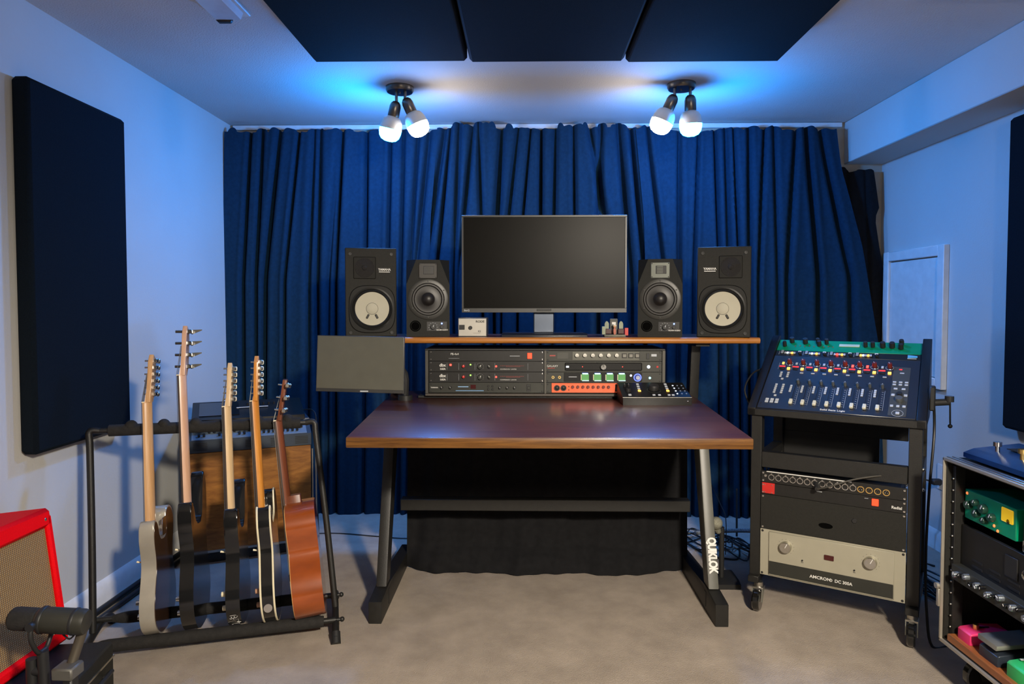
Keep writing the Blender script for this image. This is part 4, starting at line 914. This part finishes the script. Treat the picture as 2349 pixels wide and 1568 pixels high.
# slanted tray
SLA = math.atan2(.245, .405); SLN = math.hypot(.245, .405); CW0, CW1 = -.052, PW+.052
MB().b2((CW0, -.012, .742), (CW1, .012, .770), .003).build('front_lip', M_blacksteel, t)
M_rackblue = M_blacksteel
for x0, x1 in ((CW0, CW0+.030), (CW1-.030, CW1)):
    MB().prism([(-.012, .745), (-.012, .772), (.395, 1.030), (.42, 1.030), (.42, .745+.02), (.30, .745)], x0, x1, None, .002).build('side_plate', mat('satin_black_tray', (.020, .020, .022), .40, .6, spec=1.0), t)
for cx_, cy_, nm in ((-.004, -.005, 1), (PW+.022, -.005, 1), (-.02, DB-.03, 0), (PW+.02, DB-.03, 0)):
    MB().cyl((cx_, cy_, .084), (cx_, cy_, .105), .016).b2((cx_-.020, cy_-.018, .080), (cx_+.020, cy_+.018, .088), .001).build('caster_mount', M_alu, t)
    f = MB().prism([(cy_-.018, .084), (cy_+.018, .084), (cy_-.014, .032), (cy_-.026, .036)], cx_-.019, cx_-.0165).prism([(cy_-.018, .084), (cy_+.018, .084), (cy_-.014, .032), (cy_-.026, .036)], cx_+.0165, cx_+.019).build('caster_fork', mat('zinc', (.42, .44, .38), .35, .8), t)
    MB().lathe([(0, -.013), (.036, -.013), (.0405, -.008), (.0405, .008), (.036, .013), (0, .013)], 28, Matrix.Translation((cx_, cy_-.020, .0405)) @ Matrix.Rotation(PI/2, 4, 'Y')).build('caster_wheel', M_gloss, f)
for zz in (.53, .60): 
    MB().sph((PW+.044, .02, zz), .007, seg=10).build('bolt', M_chrome, t)
def runit(label, z0, n, mt, name='rack_unit', cat='audio unit', screws=M_chrome, depth=.3):
    o = RRM @ Vector((0, 0, 0))
    r = thing(name, label, cat, RRM @ Vector((0, -.0055, z0)), (0, 0, rth), 'units in the rolling rack')
    MB().b2((0, 0, .0005), (PW, .004, n*U-.0005), .0008).b2((.02, .004, .002), (PW-.02, depth, n*U-.002)).build('chassis', mt, r)
    if screws:
        for sx in (.008, PW-.008):
            for sz in (.008, n*U-.008): screw(r, sx, sz, .0045, screws)
    return r
hx = lambda px: (px-1752)/(2082-1752)*PW
u = runit('silver power amplifier with two big knobs, bottom of the rolling rack', .134, 4, M_silverpaint, screws=M_black2)
MB().b2((.032, -.006, .006), (PW-.034, 0, .172), .002).build('raised_panel', M_silverpaint, u)
MB().b2((.034, -.0072, .010), (PW-.036, -.005, .060), .001).build('dark_band', M_dkface, u)
for xx in (.094, .376):
    k = inst('knob', knobm(.021, .020, M_alu, 32), u, (xx, -.006, .125)); inst('pointer', kmesh('bigp', lambda: MB().box((0, -.0205, .010), (.002, .001, .018)).mesh('pointer', M_white)), k, (0, 0, 0), (0, R(25), 0))
    for q_ in range(11): a_ = R(-140+28*q_); inst('tick', kmesh('tk', lambda: MB().box((0, 0, 0), (.0014, .0006, .0014)).mesh('tick', M_black2)), u, (xx+.028*math.sin(a_), -.0063, .125+.028*math.cos(a_)))
MB().b2((.226, -.010, .104), (.258, -.006, .122), .001).build('rocker_switch', mat('maroon_switch', (.06, .008, .008), .3), u)
for xx in (.152, .325): inst('jack', knobm(.003, .004, M_black2), u, (xx, -.006, .085)); inst('printed_line', kmesh('pl', lambda: MB().box((0, 0, 0), (.008, .0004, .0016)).mesh('pl', M_black2)), u, (xx, -.0062, .077))
text(u, 'AMCRON', .178, .028, .0155, M_white, y=-.0076, bold=.02, sx=1.05); text(u, 'DC 300A', .262, .028, .0155, M_white, y=-.0076, bold=.02, sx=.95)
inst('emblem', kmesh('emb', lambda: MB().lathe([(.0035, 0), (.0055, 0), (.0055, .0005), (.0035, .0005), (.0035, 0)], 16, Matrix.Rotation(PI/2, 4, 'X')).mesh('emblem', M_white)), u, (.249, -.0074, .033))
u = runit('plain black drawer with a recessed pull above the silver amplifier', .134+4*U, 3, M_vinyl, 'drawer_unit', 'drawer')
MB().lathe([(.024, 0), (.022, .002), (.018, .001), (.012, -.006), (0, -.008)], 28, Matrix.Translation((.228, 0, .048)) @ Matrix.Rotation(PI/2, 4, 'X') @ Matrix.Diagonal((1, .42, 1, 1))).lathe([(.022, .0012), (0, .0012)], 28, Matrix.Translation((.228, 0, .048)) @ Matrix.Rotation(PI/2, 4, 'X') @ Matrix.Diagonal((1, .42, 1, 1))).build('pull', mat('hollow_shade_black', (.003, .003, .003), .9, spec=0), u)  # the hollow's shade is painted as a flat black disc over the drawer front
inst('lock', knobm(.0085, .004, M_black2), u, (.322, 0, .083))
z = .134+7*U
u = runit('black power unit with lit red rocker and a red plate at its left', z, 1, M_black)
MB().b2((hx(1975-220), -.002, .004), (.050, 0, .044), .0008).build('red_plate', mat('red_plate', (.55, .02, .015), .5), u)
for dx_ in (.008, .034): 
    for dz_ in (.008, .036): inst('screw', kmesh(('s', .0025, 'b'), lambda: MB().sph((0, 0, 0), .0025, seg=8).mesh('screw', M_chrome)), u, (dx_+.006, -.002, dz_))
btn(u, hx(2016), .026, .021, .024, .004, M_rocker, 'rocker_switch'); text(u, 'Radial', hx(2050), .013, .0135, M_white, bold=.02); btn(u, hx(1997), .036, .012, .0014, .0006, M_wht_btn, 'printed_line')
for xx in (.085, .15, .215): 
    for d_x in (-.006, .006): btn(u, xx+d_x, .025, .002, .008, .0006, M_rubber, 'outlet_slot')
btn(u, .205, .037, .018, .003, .0006, M_wht_btn, 'printed_line')
z += U
u = runit('black patch panel with twelve silver and four gold ring sockets', z, 1, M_black, cat='patch panel')
btn(u, .165, .0425, .29, .0035, .002, M_white, 'label_strip'); screw(u, .016, .026, .006, M_alu)
def sock(mt): return kmesh(('xlr', mt.name), lambda: MB().lathe([(.0090, 0), (.0112, 0), (.0112, .0035), (.0090, .0035), (.0090, 0)], 20, Matrix.Rotation(PI/2, 4, 'X')).mesh('ring', mt))
for k in range(12):
    xx = .038+k*.0252; inst('socket_ring', sock(M_chrome), u, (xx, 0, .022)); btn(u, xx, .035, .006, .004, .003, M_alu, 'latch')
M_gold2 = mat('gold_ring', (.85, .55, .18), .35, .7)
for k in range(4):
    xx = .340+k*.0265; r_ = inst('socket_ring', sock(M_gold2), u, (xx, 0, .021))
    for q_ in range(3): led(u, xx+.0045*math.sin(q_*2.09), .021+.0045*math.cos(q_*2.09), .0012, M_chrome, 'pin')
pl = RRM @ Vector((.195, -.02, z+.018)); pe = RRM @ Vector((.40, .03, z+.075)); pf = RRM @ Vector((.47, .12, z+.055))
t = thing('patch_cable', 'dark cable plugged into the patch panel and arching over the crossbar', 'cable', pl)
MB().cyl(RRM @ Vector((.195, -.006, z+.020)), RRM @ Vector((.205, -.05, z+.012)), .009, .008).build('plug', M_rubber, t, True)
MB().tube([RRM @ Vector((.205, -.05, z+.012)), RRM @ Vector((.25, -.055, z+.030)), RRM @ Vector((.32, -.03, z+.058)), RRM @ Vector((.40, .0, z+.076)), RRM @ Vector((.45, .05, z+.074)), RRM @ Vector((.46, .14, z+.05))], .0032, 8, 5).build('cord', mat('dark_cord', (.05, .045, .035), .5), t, True)

# slanted console: frame lies on the slope (x right, z up the slope, -y out of it)
SM = RRM @ Matrix.Translation((0, -.004, .772)) @ Matrix.Rotation(-(PI/2-SLA), 4, 'X')
def slant(name, label, cat, x, z):
    return thing(name, label, cat, (SM @ Vector((x, 0, z))), (SM.to_3x3().normalized()))
SW = CW1-CW0-.060
M_navyface = mat('navy_black_panel', (.016, .018, .026), .34, .1, spec=1.0)
u = slant('mixing_controller', 'navy-black mixing controller with eight white faders in the slanted rack', 'mixer', CW0+.030, 0)
SL1 = .350
MB().b2((.001, 0, .002), (SW-.001, .04, SL1-.001), .002).build('case', M_navyface, u)
sx0 = lambda f: f*(CW1-CW0)-.030
M_fader = mat('ivory_fader_cap', (.66, .64, .50), .4); M_darkred = mat('dark_red_knob', (.14, .015, .01), .35)
for k in range(8):
    x = sx0(.163+k*.0868)
    knob(u, x+.004, .298, .0085, .018, M_darkred, M_wht_btn, -30); led(u, x+.006, .283, .0023, M_ledw)
    inst('knob_collar', kmesh('col', lambda: MB().lathe([(.0125, 0), (.0135, 0), (.0135, .0006), (.0125, .0006), (.0125, 0)], 20, Matrix.Rotation(PI/2, 4, 'X')).mesh('collar', M_wht_btn)), u, (x+.004, 0, .294))
    btn(u, x+.006, .258, .011, .013, .004, M_ledo, 'lit_button')
    btn(u, x-.020, .273, .022, .007, .0015, M_disp, 'number_display'); btn(u, x-.019, .259, .018, .012, .004, M_black2, 'display_hood')
    btn(u, x-.020, .294, .008, .013, .003, (M_ledo if k == 0 else M_ledr if k in (5, 6) else M_wht_btn), 'key')
    btn(u, x-.034, .276, .0008, .045, .0006, M_wht_btn, 'divider')
    x = sx0(.243+k*.0704)
    btn(u, x+.012, .232, .013, .005, .003, M_wht_btn, 'select_key')
    knob(u, x+.010, .168, .0058, .016, mat('encoder_grey', (.14, .15, .15), .3, .5), M_wht_btn, 10)
    inst('knob_collar', kmesh('col2', lambda: MB().lathe([(.0105, 0), (.0112, 0), (.0112, .0005), (.0105, .0005), (.0105, 0)], 20, Matrix.Rotation(PI/2, 4, 'X')).mesh('collar', M_dkface)), u, (x+.010, 0, .166))
    for j in range(4): btn(u, x-.011, .112+j*.0115, .008, .0085, .003, M_wht_btn, 'key')
    MB().box((x+.0035, -.0004, .090), (.0022, .0008, .125)).build('fader_slot', M_rubber, u)
    btn(u, x+.0035, .045, .0125, .024, .010, M_fader, 'fader_cap')
    btn(u, x+.020, .092, .0008, .115, .0004, M_wht_btn, 'scale_line')
    for j in range(9): btn(u, x+.0135, .040+j*.0125, .005, .0009, .0004, M_wht_btn, 'scale_tick')
for j in range(5):
    for xx in (.046, .072): btn(u, xx, .100+j*.0125, .0085, .0085, .003, M_wht_btn, 'key')
for j in range(3):
    for xx in (.050, .076): btn(u, xx, .205+j*.0125, .0085, .0085, .003, M_wht_btn, 'key')
for xx in (.030, .048, .066):
    for j in range(2): btn(u, xx, .040+j*.014, .012, .011, .003, M_wht_btn, 'key')
btn(u, .054, .080, .009, .009, .003, M_wht_btn, 'key'); btn(u, .060, .188, .009, .009, .003, M_wht_btn, 'key')
MB().b2((sx0(.800), -.0012, .012), (sx0(.895), 0, .300), .0008).build('side_panel', mat('grey_overlay', (.055, .058, .055), .4), u)
for xx in (.815, .848, .880):
    for zz in (.205, .190): btn(u, sx0(xx), zz, .011, .008, .003, M_wht_btn, 'key')
    btn(u, sx0(xx), .065, .010, .011, .003, M_wht_btn, 'key')
for xx in (.825, .868): btn(u, sx0(xx), .165, .012, .009, .003, M_wht_btn, 'key'); 
for xx in (.815, .882): btn(u, sx0(xx), .128, .011, .012, .003, M_wht_btn, 'key')
knob(u, sx0(.850), .100, .013, .014, mat('encoder_grey', (.14, .15, .15), .3, .5)); knob(u, sx0(.850), .130, .009, .012, M_black2); btn(u, sx0(.850), .026, .012, .012, .004, M_wht_btn, 'key')
inst('jog_ring', kmesh('jog', lambda: MB().lathe([(.017, 0), (.018, 0), (.018, .0005), (.017, .0005), (.017, 0)], 24, Matrix.Rotation(PI/2, 4, 'X')).mesh('ring', M_wht_btn)), u, (sx0(.850), -.0012, .026))
btn(u, sx0(.84), .285, .010, .006, .002, M_disp, 'lamp'); btn(u, sx0(.85), .262, .014, .006, .002, M_wht_btn, 'key')
for k_, s_ in enumerate(['Solid State Logic']): text(u, s_, sx0(.50), .012, .0125, M_white, bold=.015, align='CENTER', y=-.0006)
screw(u, .012, .03, .0035, M_black2)
u = slant('button_strip_unit', 'black one-unit strip with rows of small lit keys above the mixing controller', 'audio unit', CW0+.030, SL1)
MB().b2((.001, .002, .001), (SW-.001, .05, .040), .001).build('chassis', M_black, u)
for g in range(4):
    x0 = .040+g*.0935
    for k in range(5): btn(u, x0+k*.0088, .018, .0075, .0105, .004, (M_ledo if (g, k) in ((0, 3), (1, 3), (2, 3), (3, 0), (3, 3)) else M_ledr if (g, k) == (2, 1) else M_ledw if k % 2 else M_wht_btn), 'key')
    btn(u, x0-.013, .026, .010, .022, .002, mat('meter_block', (.30, .32, .32), .4), 'meter'); btn(u, x0+.054, .030, .012, .007, .003, M_white, 'key'); knob(u, x0+.056, .016, .006, .008, M_black2)
    btn(u, x0-.024, .020, .0008, .026, .0005, M_white, 'divider')
MB().loft([(sx0(.87), -.001, .013), (sx0(.87)+.032, -.001, .017), (sx0(.87)+.032, -.001, .027), (sx0(.87), -.001, .032)], [(sx0(.87), .001, .013), (sx0(.87)+.032, .001, .017), (sx0(.87)+.032, .001, .027), (sx0(.87), .001, .032)]).build('emblem', mat('cyan_logo', (.12, .45, .70), .4), u); btn(u, sx0(.895), .008, .030, .002, .002, M_white, 'printed_line')
u = slant('green_channel_unit', 'green rack unit with black knobs at the top of the slanted rack', 'audio unit', CW0+.030, SL1+.041)
MB().b2((.001, .002, .001), (SW-.001, .05, .078), .001).build('chassis', M_green, u)
for x_, z_, r_ in ((.030, .030, .010), (.055, .060, .012), (.110, .055, .013), (.160, .058, .010), (.168, .040, .011), (.195, .055, .010), (.345, .042, .010), (.372, .042, .010), (.408, .042, .013), (.442, .042, .013), (.474, .034, .011), (.474, .062, .011)):
    knob(u, x_*.96, z_, r_*.8, .022, M_black2)
for k in range(9): led(u, .070+k*.018, .030+.004*(k % 2), .0022, M_redp, 'lamp')
MB().b2((.235, -.002, .036), (.310, .002, .052), .001).build('label_plate', mat('pale_green_plate', (.50, .62, .48), .5), u)
# clamp arm on the right side of the slanted tray
t = thing('clamp_arm', 'black mounting clamp with a tightening lever on the right side of the slanted rack', 'clamp', RRM @ Vector((CW1+.002, .12, .80)), (0, 0, rth))
MB().box((.010, 0, .035), (.018, .05, .085), .004).build('clamp_jaw', M_black2, t); MB().cyl((.018, 0, .02), (.062, 0, .026), .012).cyl((.060, 0, .026), (.060, 0, .046), .014).build('clamp_barrel', mat('satin_dark', (.06, .06, .06), .3, .6), t)
MB().cyl((.062, -.002, .03), (.064, -.004, -.055), .0028, seg=8).sph((.064, -.004, -.058), .0075, seg=12).build('lever', M_gloss, t)
# black monitor/box behind the rack opening
bp_ = RRM @ Vector((.16, DB+.10, 0))
# curled cable by the left of the slanted rack
a0 = RRM @ Vector((CW0-.012, .10, .84))
tag(MB().tube([RRM @ Vector((CW0-.004, .22, .90)), RRM @ Vector((CW0-.030, .17, .88)), RRM @ Vector((CW0-.045, .12, .82)), RRM @ Vector((CW0-.020, .14, .74)), RRM @ Vector((CW0-.010, .25, .62)), RRM @ Vector((CW0-.008, .44, .30)), RRM @ Vector((CW0-.01, .50, .006))], .0035, 8, 5).build('cable', M_cable), 'black cable curling out beside the left edge of the slanted mixer rack', 'cable')
tag(MB().tube([RRM @ Vector((CW1+.012, .20, .84)), RRM @ Vector((CW1+.020, .10, .72)), RRM @ Vector((CW1+.010, .07, .52)), RRM @ Vector((CW1+.004, .07, .30)), RRM @ Vector((CW1+.010, .04, .12)), RRM @ Vector((CW1+.03, .0, .006)), RRM @ Vector((CW1+.09, .06, .006))], .0045, 8, 6).build('cable', M_cable), 'thick black cable hanging down the right side of the rolling rack', 'cable')

# ------------------------------------------------------------------ outlet and plug on the right wall
oy = P(2163, 1100, X=XR).y; oz = P(2163, 1095, X=XR).z
t = thing('wall_outlet', 'white wall outlet with a black plug low on the right wall', 'outlet', (XR, oy, oz-.06))
MB().b2((XR-.006, oy-.037, oz-.06), (XR, oy+.037, oz+.06), .002).build('cover_plate', M_trim, t, True)
p0 = Vector((XR-.006, oy, oz-.02))
t = thing('power_plug_cord', 'black power cord plugged into the wall outlet beside the flight case', 'cable', (XR-.2, oy, 0))
MB().box((XR-.03, oy, oz-.02), (.045, .03, .028), .006).build('plug', M_rubber, t, True)
MB().tube([p0+Vector((-.04, 0, 0)), p0+Vector((-.10, .0, .01)), p0+Vector((-.17, .01, -.03)), p0+Vector((-.23, .02, -.10)), Vector((XR-.24, oy-.02, .20)), Vector((XR-.20, oy-.05, .008)), Vector((XR-.15, oy-.2, .006))], .004, 8, 5).build('cord', M_cable, t, True)
# cables on the floor
def squiggle(label, x0, x1, y0, y1, n, seed, grp, r=.0035):
    for k in range(n):
        rd = random.Random(seed*31+k); pts = []
        xa, xb = rd.uniform(x0, x0+.1), rd.uniform(x1-.12, x1)
        for j in range(7):
            f = j/6; pts.append((xa+(xb-xa)*f, y0+(y1-y0)*rd.random()*.8+(y1-y0)*.1+(y1-y0)*.1*math.sin(j), .005+.0075*k*(.7+.3*math.sin(j*2+k))))
        tag(MB().tube(pts, r*rd.uniform(.8, 1.3), 6, 6).build('floor_cable', M_cable), label, 'cable', grp)
squiggle('black cable in the tangle on the carpet right of the desk', .70, 1.22, 3.02, 3.45, 9, 1, 'tangled cables right of the desk')
squiggle('black cable in the heap between the rolling rack and the right wall', 1.50, 1.88, 2.50, 2.95, 8, 2, 'heaped cables by the right wall')
tag(MB().tube([P(640, 1228, Z=.004), P(760, 1222, Z=.004), P(860, 1229, Z=.004), P(935, 1234, Z=.004), P(1010, 1225, Z=.004)], .0028, 6, 5).build('floor_cable', M_cable), 'thin dark cable lying across the blue-lit carpet left of the desk', 'cable')
tag(MB().tube([P(1612, 1000, Y=3.3), P(1625, 1090, Y=3.3), P(1650, 1150, Y=3.25), P(1665, 1190, Y=3.2), Vector((P(1665, 1200, Y=3.15).x, 3.15, .006))], .0022, 6, 5).build('cable', M_cable), 'thin cable hanging behind the right desk leg in front of the curtain', 'cable')
tag(MB().tube([P(1690, 1230, Y=3.30), P(1690, 1120, Y=3.36)], .005, 8).build('antenna_rod', M_blacksteel), 'short thin rod standing in the cable tangle right of the desk', 'rod')
o_ = P(1700, 1190, Y=3.33)
tag(MB().tube([(.80, 3.20, .09), (.95, 3.24, .088), (1.12, 3.25, .082), (1.25, 3.24, .04)], .010, 8, 5).build('braided_cable', mat('braided_grey', (.16, .17, .17), .6, var=.8, scale=300)), 'thick braided grey cable loom across the tangle right of the desk', 'cable')

# short microphone stand by the right desk leg
b0 = P(1668, 1345, Z=0.0)
t = thing('microphone_stand', 'low black microphone stand with a round metal mic beside the right desk leg', 'microphone stand', b0)
MB().prism([(-.03, 0), (-.03, .020), (.0, .030), (.10, .032), (.10, 0)], -.05, .05, Matrix.Rotation(R(0), 4, 'Z'), .006).build('base', M_rubber, t)
zt = P(1656, 1208, Y=b0.y+.03).z; xt = P(1656, 1208, Y=b0.y+.03).x-b0.x
MB().cyl((xt, .03, .02), (xt, .03, zt), .0105).build('pole', M_black2, t)
gc = P(1643, 1199, Y=b0.y+.02)-b0
MB().sph(gc, .026, (1, 1, 1.0), 20).cyl(gc+Vector((.004, .0, -.024)), gc+Vector((.012, .004, -.04)), .014, .010).build('mic_head', mat('mic_mesh', (.36, .35, .27), .5, .5, var=.5, scale=500, bump=.6, bscale=800), t)

# ------------------------------------------------------------------ flight-case rack at the right edge
fz = .131; FX, FY1, FYW, FH, FD = 1.278, 2.10, .60, .565, .50
t = thing('flight_case', 'open black flight case with metal edges and wheels at the right edge', 'flight case', (FX, FY1, 0), (0, 0, -PI/2)); fcase = t
# local: x toward the camera (0..FYW), y away into the wall (0..FD)
M_edge = mat('aluminium_edge', (.50, .46, .38), .4, .6)
MB().b2((0, .006, fz), (FYW, FD, fz+.012), .001).b2((0, .006, fz+FH-.012), (FYW, FD, fz+FH), .001).b2((0, .006, fz), (.010, FD, fz+FH), .001).b2((FYW-.010, .006, fz), (FYW, FD, fz+FH), .001).b2((0, FD-.01, fz), (FYW, FD, fz+FH)).build('shell', M_vinyl, t)
m = MB(); e = .007
m.b2((-.002, -.002, fz-.002), (FYW+.002, .008, fz+e), .001).b2((-.002, -.002, fz+FH-e), (FYW+.002, .008, fz+FH+.002), .001).b2((-.002, -.002, fz), (e*.6, .008, fz+FH), .001).b2((FYW-e, -.002, fz), (FYW+.002, .008, fz+FH), .001)
m.build('edge_trim', M_edge, t)
MB().b2((-.002, .010, fz+FH), (FYW, .020, fz+FH+.004), .001).b2((-.002, .026, fz+FH), (FYW, .034, fz+FH+.004), .001).build('lid_groove', M_alu, t)
MB().b2((.010, .02, fz+.02), (.028, .05, fz+FH-.02), .001).build('rack_rail', M_blacksteel, t)
for k in range(14): MB().sph((.020, .019, fz+.05+k*.035), .003, seg=8).build('rail_hole', M_alu, t)
MB().box((-.006, .0, fz+.13), (.012, .014, .055), .002).cyl((-.010, -.010, fz+.165), (-.010, .004, fz+.165), .009, seg=12).build('catch', mat('cast_zinc', (.35, .33, .28), .5, .5), t)
MB().b2((-.005, .0, fz+.40), (-.001, .05, fz+.53), .001).build('hinge_plate', M_alu, t)
for cx_ in (.06, FYW-.06):
    for cy_ in (.07, FD-.07):
        f = MB().b2((cx_-.03, cy_-.03, fz-.006), (cx_+.03, cy_+.03, fz), .001).prism([(cy_-.022, fz-.006), (cy_+.022, fz-.006), (cy_+.03, .045), (cy_+.01, .045)], cx_-.024, cx_-.021).prism([(cy_-.022, fz-.006), (cy_+.022, fz-.006), (cy_+.03, .045), (cy_+.01, .045)], cx_+.021, cx_+.024).build('caster_fork', M_blacksteel, t)
        MB().lathe([(0, -.016), (.014, -.017), (.020, -.014), (.046, -.014), (.050, -.010), (.050, .010), (.046, .014), (.020, .014), (.014, .017), (0, .016)], 28, Matrix.Translation((cx_, cy_+.02, .050)) @ Matrix.Rotation(PI/2, 4, 'Y')).build('caster_wheel', M_gloss, f)
M_tray = wood('cherry_tray', (.26, .075, .02), (.40, .14, .04), .35, (2, 20, 20))
tag(MB().b2((.030, .004, fz+.0125), (FYW-.012, .26, fz+.034), .002).build('pedal_shelf', M_tray, fcase))
FM = Matrix.Translation((FX, FY1, 0)) @ Matrix.Rotation(-PI/2, 4, 'Z')
GC = 'gear in the flight case'
def funit(name, label, cat, x, z, y=.045): return thing(name, label, cat, FM @ Vector((x, y, z)), (0, 0, -PI/2), GC)
u = funit('green_preamp', 'half-width green preamp with a yellow meter in the flight case', 'audio unit', .035, fz+.392)
MB().b2((0, 0, 0), (.215, .15, .088), .002).build('case', M_green, u)
MB().b2((.160, -.002, .042), (.205, 0, .080), .002).build('meter', glow('yellow_meter', (1, .55, .02), .35), u); knob(u, .186, .046, .007, .002, M_black2, None, 0, 'meter_needle_cover')
for x_, z_, r_ in ((.025, .045, .013), (.055, .060, .010), (.060, .030, .012), (.090, .052, .014), (.095, .020, .010), (.125, .038, .012)): knob(u, x_, z_, r_, .014, mat('dark_green_knob', (.015, .05, .035), .25), M_wht_btn, 30)
for x_, z_ in ((.010, .076), (.130, .016), (.145, .006)): led(u, x_, z_, .0045, glow('orange_lamp', (1, .18, .05), 1.5))
u = funit('meter_unit', 'grey-framed unit with a round socket beside the green preamp', 'audio unit', .275, fz+.372)
MB().b2((0, 0, 0), (.27, .15, .118), .003).build('case', M_black, u)
MB().b2((.010, -.002, .038), (.20, 0, .040)).b2((.010, -.002, .098), (.20, 0, .100)).b2((.010, -.002, .038), (.012, 0, .100)).build('outline', M_white, u); MB().b2((.004, -.003, .004), (.26, 0, .034), .002).build('lower_plate', M_alu, u)
for k in range(3): inst('socket', kmesh('combo2', lambda: MB().lathe([(.004, 0), (.008, 0), (.011, .001), (.011, .004), (.008, .004), (.0, .002)], 18, Matrix.Rotation(PI/2, 4, 'X')).mesh('socket', M_black2)), u, (.022+k*.04, -.003, .018))
u = funit('vent_panel', 'black slotted blank panel in the middle of the flight case', 'rack panel', .030, fz+.235, .040)
MB().b2((0, 0, 0), (.50, .012, .135), .001).build('plate', M_black, u)
for k in range(5):
    for zz in (.028, .046): MB().box((.075+k*.075, -.0006, zz), (.045, .0016, .006)).build('vent_slot', M_rubber, u)
inst('chrome_button', kmesh('cb', lambda: MB().sph((0, 0, 0), .016, (1, .7, 1), 20).mesh('chrome_button', M_chrome)), u, (.275, -.002, .085)); MB().b2((.19, -.003, .055), (.24, 0, .115), .002).build('hatch', M_black2, u)
u = funit('knob_unit', 'narrow unit with a row of small shiny knobs below the slotted panel', 'audio unit', .031, fz+.205, .012)
MB().b2((0, 0, 0), (.50, .12, .0445), .001).build('case', M_dkface, u)
for k in range(16):
    knob(u, .030+k*.024, .022+.006*(k % 3), .0065 if k % 2 else .009, .014, M_gloss if k % 2 else mat('steel_knob2', (.45, .50, .55), .2, .8), M_white, k*37)
GP = 'effect pedals on the wooden tray'
def pedal(name, label, x, y, w, d, h, mt, rot, cat='effect pedal'):
    r = thing(name, label, cat, FM @ Vector((x, y, fz+.034)), (0, 0, -PI/2+R(rot)), GP)
    MB().prism([(0, 0), (d, 0), (d, h), (d*.55, h), (.006, h*.82), (0, h*.7)], -w/2, w/2, None, .003).build('case', mt, r)
    return r
p_ = pedal('pink_pedal', 'hot pink effect pedal at the left end of the wooden tray', .080, .022, .058, .115, .042, mat('hot_pink', (.78, .035, .16), .4), 0)
MB().cyl((0, .035, .037), (0, .035, .052), .008).build('footswitch', M_goldm, p_); MB().box((.0, .055, .043), (.004, .035, .004)).build('slot', M_rubber, p_)
p_ = pedal('maroon_pedal', 'dark maroon pedal with three cream knobs behind the silver one', .160, .150, .085, .09, .062, mat('maroon', (.10, .012, .025), .4), 0)
for x_, y_ in ((-.025, .03), (.025, .03), (.0, .065)): MB().cyl((x_, y_, .055), (x_, y_, .078), .012, .011, 18).build('knob', mat('tan_knob', (.42, .34, .20), .5), p_)
p_ = pedal('silver_treadle_pedal', 'dark blue pedal with a wide silver treadle on the tray', .190, .020, .078, .135, .040, mat('navy_pedal', (.030, .040, .058), .35, .3), 0)
MB().prism([(-.004, .046), (.13, .060), (.13, .072), (-.004, .060)], -.040, .040, None, .003).build('treadle', mat('brushed_silver', (.33, .33, .29), .4, .6), p_)
p_ = pedal('green_pedal', 'bright green effect pedal at the lower right corner of the picture', .300, .020, .074, .12, .050, mat('bright_green', (.03, .50, .12), .4), 0)
MB().box((-.02, .05, .0505), (.006, .05, .002)).build('stripe', M_white, p_); MB().cyl((.0, .085, .045), (.0, .085, .062), .009).build('knob', mat('yellow_knob', (.6, .45, .05), .4), p_); MB().cyl((-.02, .10, .05), (-.02, .10, .064), .006).build('knob', M_black2, p_)
# multi effect boards on the lid
GB = 'pedal boards on top of the flight case'
for k, (y0, lab, xs) in enumerate(((.045, 'dark blue pedal board nearest the edge of the flight case lid', .02), (.235, 'dark blue pedal board farther back on the flight case lid', .0))):
    r = thing('pedal_board', lab, 'pedal board', FM @ Vector((xs, y0, fz+FH+.004)), (0, 0, -PI/2), GB)
    zb = .0 if k == 0 else .0
    MB().prism([(0, .004), (.165, .004), (.165, .045), (.03, .030), (0, .018)], 0, .50, None, .003).build('case', mat('deep_blue_metal', (.012, .055, .17), .32, .5), r)
    MB().b2((.03, .01, 0), (.47, .15, .005)).build('feet', M_rubber, r)
    for j in range(4):
        xx = .07+j*.10; MB().cyl((xx, .055, .030), (xx, .055, .050), .006, seg=12).cyl((xx, .055, .050), (xx, .055, .062), .011, .011, 16).build('footswitch', M_goldm if j % 2 else M_chrome, r)
        MB().box((xx+.02, .11, .041), (.05, .05, .002), 0, ).build('plate', M_black2, r)

print('SCENE OK', len(bpy.data.objects))
